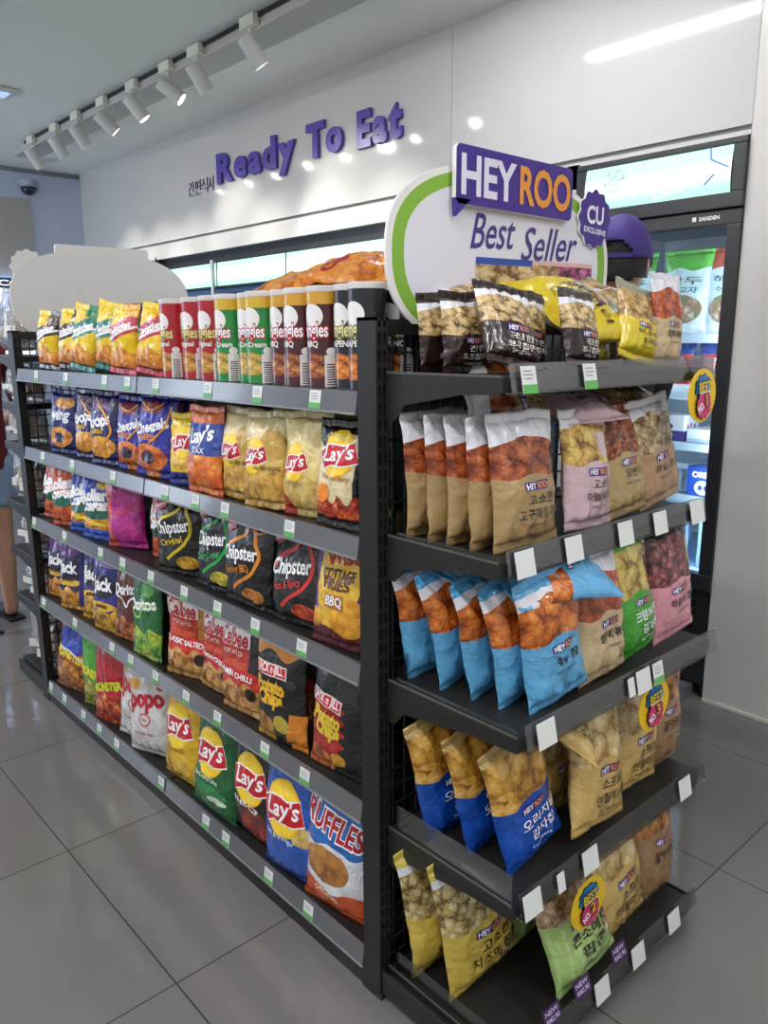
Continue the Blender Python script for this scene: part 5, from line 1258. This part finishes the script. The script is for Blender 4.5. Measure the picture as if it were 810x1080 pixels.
# crisp cans
CL = [('can_red', -1.925, .0, 'red crisp can nearest the yellow twist bags'), ('can_red', -1.868, .028, 'red crisp can set back between two front red cans'), ('can_red', -1.808, 0, 'red crisp can in the middle of the red ones'), ('can_red', -1.728, .0, 'red crisp can touching the green cans'),
      ('can_green', -1.650, .0, 'green crisp can touching the red cans'), ('can_green', -1.574, .014, 'green crisp can in the middle of the three'), ('can_green', -1.513, -.004, 'green crisp can touching the maroon cans'),
      ('can_mar', -1.440, .012, 'maroon crisp can touching the green cans'), ('can_mar', -1.372, .0, 'maroon crisp can in the middle of the three'), ('can_mar', -1.293, 0, 'maroon crisp can touching the black cans'), ('can_blk', -1.222, .014, 'black crisp can touching the maroon cans'), ('can_blk', -1.160, -.002, 'black crisp can beside the slotted post')]
for i, (k, x, dy, lab) in enumerate(CL): put_can(k, lab, (x, YF + .062 + dy, DECK[1] + .0005), yaw=(i * 17) % 13 - 4)
CB = [('can_blk', -1.083, 1.008, 'black crisp can standing behind the post, first of two'), ]
for i, (k, x, dx) in enumerate([('can_red', -1.83, 0), ('can_red', -1.74, 0), ('can_green', -1.61, 0), ('can_green', -1.53, 0), ('can_mar', -1.40, 0), ('can_mar', -1.32, 0), ('can_blk', -1.235, 0), ('can_blk', -1.160, 0)]):
    nm = {'can_red': 'red', 'can_green': 'green', 'can_mar': 'maroon', 'can_blk': 'black'}[k]
    put_can(k, f"{nm} crisp can in the second row behind the front {nm} cans, {('nearer the far end', 'nearer the slotted post')[i % 2]}", (x, YF + .062 + .085, DECK[1] + .0005), yaw=i * 9 % 20)
for i, x in enumerate((-1.163, -1.243)):
    put_can('can_blk', 'black crisp can in the third row behind the slotted post' if i == 0 else 'black crisp can in the third row, next to the orange bags', (x, YF + .062 + .165, DECK[1] + .0005), yaw=130)
carton('white printed carton behind the slotted post on the top shelf', (-1.17, YF + .30, DECK[1]), (.07, .05, .205), 'd4d4d2', [('(v>.5)&(sin(v*160)>.2)', 'a8aaac')])
for i, (x, c, nm) in enumerate(((-2.74, '4a2228', 'dark maroon'), (-2.65, '3a1a20', 'dark brown'), (-2.51, '2d4a44', 'dark teal'))):
    carton(f'{nm} snack carton on the top shelf, before the white sign back', (x, 1.25, DECK[1]), (.075, .06, .224), c, [('v>.8', '5c3a40' if i < 2 else '4a7a6a'), ('v<.3', '18141a')])
# orange snack bags heaped on the other side of the top shelf
for i, x in enumerate((-1.86, -1.70, -1.50, -1.33)):
    put('cheetos', ['orange puff bag upright on the far side, nearest the red cans', 'orange puff bag upright behind the green cans', 'orange puff bag upright behind the maroon cans', 'orange puff bag upright behind the black cans'][i], (x, 1.30, DECK[1] + .012), 180, 4, (i % 3 - 1) * 4, H=.20, W=.17, var=i % 2)
put_axes('cheetos', 'big shiny orange puff bag lying on top of the upright ones, behind the maroon cans', (-1.36, 1.255, 1.530), (-1, .05, .10), (-.1, -.35, 1), H=.27)
put_axes('cheetos', 'big shiny orange puff bag lying flat nearest the sign board', (-1.15, 1.235, 1.515), (-1, .1, .05), (0, -.3, 1), H=.19, var=1)
put_axes('cheetos', 'orange puff bag lying low behind the green and maroon cans', (-1.55, 1.165, 1.512), (-1, .15, -.04), (0, -.4, 1), H=.24, var=1)
# ---------------------------------------------------------------- goods on the end display
def eput(k, lab, x, y, r, H=None, yaw=0, lean=-6, roll=0, dz=0, var=0):
    K = KINDS[k]; sc = (H or K['H']) / K['H']
    return put(k, lab, (x, y, NDECK[r - 1] + .017 * sc + abs(math.sin(R_(roll))) * K['W'] * .5 * sc + dz), 90 + yaw, lean, roll, H=H, var=var)
Q5 = ['at the very back', 'second from the back', 'in the middle', 'second from the front', 'at the front']
# top shelf
eput('cookie', 'dark brown cookie bag at the back beside the slotted post', -1.005, 1.055, 1, lean=-4, H=.115)
eput('cookie', 'dark brown cookie bag, second from the slotted post', -.952, 1.058, 1, lean=-5, H=.115, var=1)
eput('cookie', 'dark brown cookie bag at the front of the file beside the post, crumpled and tilted', -.868, 1.085, 1, H=.128, lean=-24, roll=9, yaw=-6)
eput('cookie', 'dark brown cookie bag leaning in the middle of the top shelf', -.935, 1.208, 1, H=.115, lean=-12, roll=9, var=1)
eput('cookie', 'dark brown cookie bag facing front with clear lettering, beside the yellow bags', -.865, 1.285, 1, H=.12, lean=-12, roll=5, yaw=4)
eput('cookie', 'dark brown cookie bag standing in the second row of the top shelf', -.965, 1.235, 1, H=.12, lean=-8, roll=6, var=1)
eput('yel', 'yellow rice snack bag half hidden beside the front cookie bag', -.925, 1.405, 1, H=.125, lean=-10, roll=4)
eput('yel', 'yellow rice snack bag leaning forward at the front of the top shelf', -.862, 1.468, 1, H=.132, lean=-14, roll=12, yaw=-4, var=1)
eput('tteok', 'tan rice-cake snack bag with orange food print at the end of the top shelf', -.865, 1.588, 1, H=.165, lean=-5, roll=2)
eput('tteok', 'tan rice-cake snack bag in the second row, orange food print above the yellow bags', -.955, 1.520, 1, H=.140, lean=-6, roll=-4, var=1)
put_axes('yel', 'yellow snack bag lying flat on the top shelf under the sign board', (-.975, 1.32, 1.432), (.05, 1, .07), (.6, 0, 1), H=.25)
put_axes('cookie', 'dark brown cookie bag lying on the others under the sign board', (-1.03, 1.30, 1.436), (0, -1, .0), (.5, 0, 1), H=.2)
# second shelf
for i, (x, y) in enumerate(((-1.020, 1.062), (-.972, 1.064), (-.926, 1.070), (-.880, 1.074), (-.835, 1.092))):
    eput('goguma', f"brown sweet potato snack bag {Q5[i]} of five beside the post", x, y, 2, H=.2 if i < 4 else .207, lean=-3 - (i == 4) * 3, roll=-1.5 + (i % 3) * 1.0, yaw=-2 + (i % 2) * 3, var=i % 2)
eput('garlic', 'pale pink garlic bread snack bag standing beside the brown bags on the second shelf', -.835, 1.282, 2, H=.197, lean=-8, roll=3, yaw=4)
eput('oranda', 'tan sweet crunch bag between the pale pink bag and the beige bag', -.845, 1.430, 2, H=.195, lean=-9, roll=-5)
eput('mayo', 'beige snack bag leaning out at the end of the second shelf', -.845, 1.570, 2, H=.20, lean=-8, roll=-9)
put_axes('goguma', 'brown sweet potato snack bag lying on top of its upright file', (-.945, 1.265, 1.272), (.04, -1, -.05), (1, 0, .25), H=.2)
put_axes('garlic', 'pale pink garlic bread snack bag lying on the upright bags of the second shelf', (-.848, 1.31, 1.232), (-.75, .12, .26), (.42, -.1, .9), H=.19)
put_axes('oranda', 'tan snack bag lying at the back of the second shelf above the crunch bag', (-.93, 1.52, 1.245), (0, -1, .02), (.7, 0, .9), H=.18)
put_axes('mayo', 'beige snack bag lying at the back end of the second shelf', (-.93, 1.655, 1.250), (-.05, -1, .05), (.6, .1, .9), H=.15)
# third shelf
for i, (x, y, ro) in enumerate(((-1.035, 1.080, -9), (-.965, 1.088, -12), (-.895, 1.098, -12), (-.835, 1.108, -10), (-.778, 1.135, -9))):
    eput('blue', f"sky blue snack bag {Q5[i]} of five beside the post", x, y, 3, H=.212 if i < 4 else .222, lean=-6, roll=ro, yaw=(-3, 2, 4, 0, -3)[i], var=i % 2, dz=-.006)
eput('tteok', 'tan rice-cake snack bag with orange food print beside the sky blue bags', -.79, 1.288, 3, H=.222, lean=-8, roll=-3)
eput('green', 'green cream and onion chip bag on the middle shelf of the end display', -.80, 1.430, 3, H=.228, lean=-7, roll=-6, yaw=2)
eput('pink', 'pink star snack bag at the end of the middle shelf', -.80, 1.585, 3, H=.225, lean=-8, roll=-6)
put_axes('blue', 'sky blue snack bag lying on top at the back of its file', (-.985, 1.215, .966), (.0, -1, .0), (.22, 0, 1), H=.205)
put_axes('blue', 'sky blue snack bag lying on top at the front of its file', (-.80, 1.262, .958), (-.25, -1, .04), (.5, -.1, .9), H=.21, var=1)
put_axes('green', 'green chip bag lying at the back of the middle shelf', (-.95, 1.42, .945), (0, -1, .06), (.8, 0, .7), H=.2)
eput('tteok', 'tan rice-cake snack bag in the second row of the middle shelf', -.905, 1.350, 3, H=.225, lean=-6, roll=-3, var=1)
eput('pink', 'pink star snack bag in the second row of the middle shelf', -.90, 1.535, 3, H=.232, lean=-6, roll=-2, var=1)
eput('green', 'green cream and onion chip bag in the second row of the middle shelf', -.925, 1.27, 3, H=.225, lean=-6, roll=-2, var=1)
put_axes('pink', 'pink-brown snack bag lying high at the back end of the middle shelf', (-.92, 1.64, .952), (-.05, -1, .02), (.9, .1, .6), H=.17)
# fourth shelf
for i, (x, y, ro, ln) in enumerate(((-.975, 1.075, -11, -3), (-.895, 1.098, -12, -4), (-.805, 1.108, -13, -6))):
    eput('ori', ('royal blue potato chip bag at the back of three beside the post', 'royal blue potato chip bag in the middle of three', 'royal blue potato chip bag at the front of three with white lettering')[i], x, y, 4, H=.235, lean=ln, roll=ro, yaw=(-4, 0, 0)[i], var=i % 2, dz=-.008)
eput('soft', 'tan bean powder snack bag set back beside the royal blue bags', -.865, 1.268, 4, H=.225, lean=-6, roll=-3)
eput('soft', 'tan bean powder snack bag at the front, large with pale window, fourth shelf', -.772, 1.278, 4, H=.248, lean=-10, roll=7, yaw=2, var=1)
eput('soft', 'tan bean powder snack bag behind the number three tag on the fourth shelf', -.805, 1.465, 4, H=.235, lean=-8, roll=5)
eput('corn', 'brown corn snack bag at the end of the fourth shelf', -.815, 1.598, 4, H=.262, lean=-3, roll=2)
put_axes('soft', 'tan bean powder snack bag lying on the fourth shelf bags, its corner poking out', (-.775, 1.145, .655), (-.75, 1, .04), (.5, .3, .8), H=.2)
eput('corn', 'brown corn snack bag in the second row of the fourth shelf', -.94, 1.40, 4, H=.25, lean=-5, roll=2, var=1)
# bottom shelf
eput('cheese', 'yellow cheese popcorn bag at the back beside the post on the bottom shelf', -1.000, 1.075, 5, H=.272, lean=-3, roll=-7, yaw=-2)
eput('cheese', 'yellow cheese popcorn bag at the front of the bottom shelf', -.905, 1.095, 5, H=.285, lean=-5, roll=-8, yaw=-3, var=1)
eput('conso', 'pale green popcorn bag at the front beside the number two tag', -.765, 1.250, 5, H=.285, lean=-15, roll=-9, yaw=-2)
eput('conso', 'pale green popcorn bag set back between the yellow bag and the front green bag', -.915, 1.235, 5, H=.27, lean=-6, roll=-8, var=1)
eput('soft', 'tan bean powder snack bag on the bottom shelf', -.795, 1.428, 5, H=.268, lean=-11, roll=-3, yaw=2)
eput('soft', 'tan bean powder snack bag in the second row of the bottom shelf', -.90, 1.40, 5, H=.24, lean=-8, roll=-6, yaw=2, var=1)
eput('corn', 'brown corn snack bag at the end of the bottom shelf', -.80, 1.585, 5, H=.275, lean=-6, roll=2)
# ---------------------------------------------------------------- clear bakery bags on the far end display
M_cello = clear('cellophane', 'e6e8ea', refl=.16, rough=.10, body=.24)
def loaf(k, label, loc, W, H, D, c, yaw=0, lean=-4):
    o = Bag(W, H, D, 300 + k, 1.2).build('bakery_bag', M_cello)
    o.location = loc; o.rotation_euler = (R_(lean), 0, R_(yaw))
    bm_ = mat('bread_' + c, c, rough=.75, bump=(40, .5, .01, .5, 3)); mb = MB(); n, q = 16, 10; vs = []; fs = []
    for j in range(q + 1):
        for i in range(n):
            ph = PI * j / q; th = 2 * PI * i / n
            vs.append((W * .36 * math.copysign(abs(math.sin(ph) * math.cos(th)) ** .8, math.cos(th)), D * .34 * math.sin(ph) * math.sin(th), H * .42 + H * .30 * math.copysign(abs(math.cos(ph)) ** .8, math.cos(ph)) + .006 * noise.noise(Vector((i * .7, j * .6, k)))))
    for j in range(q):
        for i in range(n): fs.append((j * n + i, (j + 1) * n + i, (j + 1) * n + (i + 1) % n, j * n + (i + 1) % n))
    mb.add(vs, fs, bm_); mb.build('bread_loaf', o, smooth=True)
    MB().box((-W * .3, -D * .5 - .002, H * .22), (W * .25, -D * .5 - .0005, H * .4), mat('bread_label', 'd8d4cc', rough=.5)).build('paper_label', o)
    return tag(o, label, 'bakery bag')
BREAD = ['c8986a', 'b8804e', 'd0ac80', 'a07a58', 'c29068']
lev = ['top', 'second', 'third', 'fourth', 'fifth', 'sixth', 'base']
kk = 0
for r, (sh, z, dp, ya, yb) in enumerate(far_sh):
    top = (far_sh[r - 1][1] - .03) if r else 1.52
    Hh = .225 if r == 0 else min(.19, top - z - .03)
    for i, y in enumerate((1.025, 1.045)):
        x = FX - .095 - .15 * i
        loaf(kk, f"clear bakery bag on the {lev[r]} far end display shelf, {('nearer the slotted post', 'at the outer corner')[i]}", (x, y, z + .018), .15, Hh, .10, BREAD[(r + i * 2) % 5], yaw=10 + 7 * ((r * 3 + i) % 4), lean=-3); kk += 1

# ---------------------------------------------------------------- light of the rest of the shop, camera
w = bpy.data.worlds.new('shop_ambient'); SC.world = w; w.use_nodes = True
w.node_tree.nodes['Background'].inputs[0].default_value = (.94, .97, 1, 1); w.node_tree.nodes['Background'].inputs[1].default_value = .34
def lamp(name, loc, size, energy, col, target):
    ld = bpy.data.lights.new(name, 'AREA'); ld.energy = energy; ld.size = size[0]; ld.shape = 'RECTANGLE'; ld.size_y = size[1]; ld.color = col
    o = bpy.data.objects.new(name, ld); COL.objects.link(o); o.location = loc
    o.rotation_euler = (Vector(loc) - Vector(target)).to_track_quat('Z', 'Y').to_euler(); return o
lamp('far_wall_blue_fill', (-6.6, -1.6, 1.5), (2.0, 1.8), 45, (.72, .84, 1), (-6.9, 2.4, 2.2))  # unseen bluish area light added to tint the far wall

cam = bpy.data.cameras.new('camera'); co = bpy.data.objects.new('camera', cam); COL.objects.link(co)
rx = Vector((0.67102469, 0.74141877, -0.0049068)); dn = Vector((0.15447502, -0.1462750, -0.97710854)); fwd = Vector((-0.72516435, 0.65490598, -0.2126848))
co.matrix_world = Matrix(((rx.x, -dn.x, -fwd.x, 0), (rx.y, -dn.y, -fwd.y, 0), (rx.z, -dn.z, -fwd.z, 1.38), (0, 0, 0, 1)))
cam.sensor_fit = 'HORIZONTAL'; cam.sensor_width = 36; cam.lens = 830.88 / 810 * 36; cam.clip_start = .02
SC.camera = co
SC.view_settings.view_transform = 'Standard'; SC.view_settings.look = 'None'; SC.view_settings.gamma = 1; SC.view_settings.use_curve_mapping = False
SC.view_settings.exposure = .66
SC.cycles.use_denoising = True
SC.cycles.max_bounces = 7; SC.cycles.transparent_max_bounces = 12
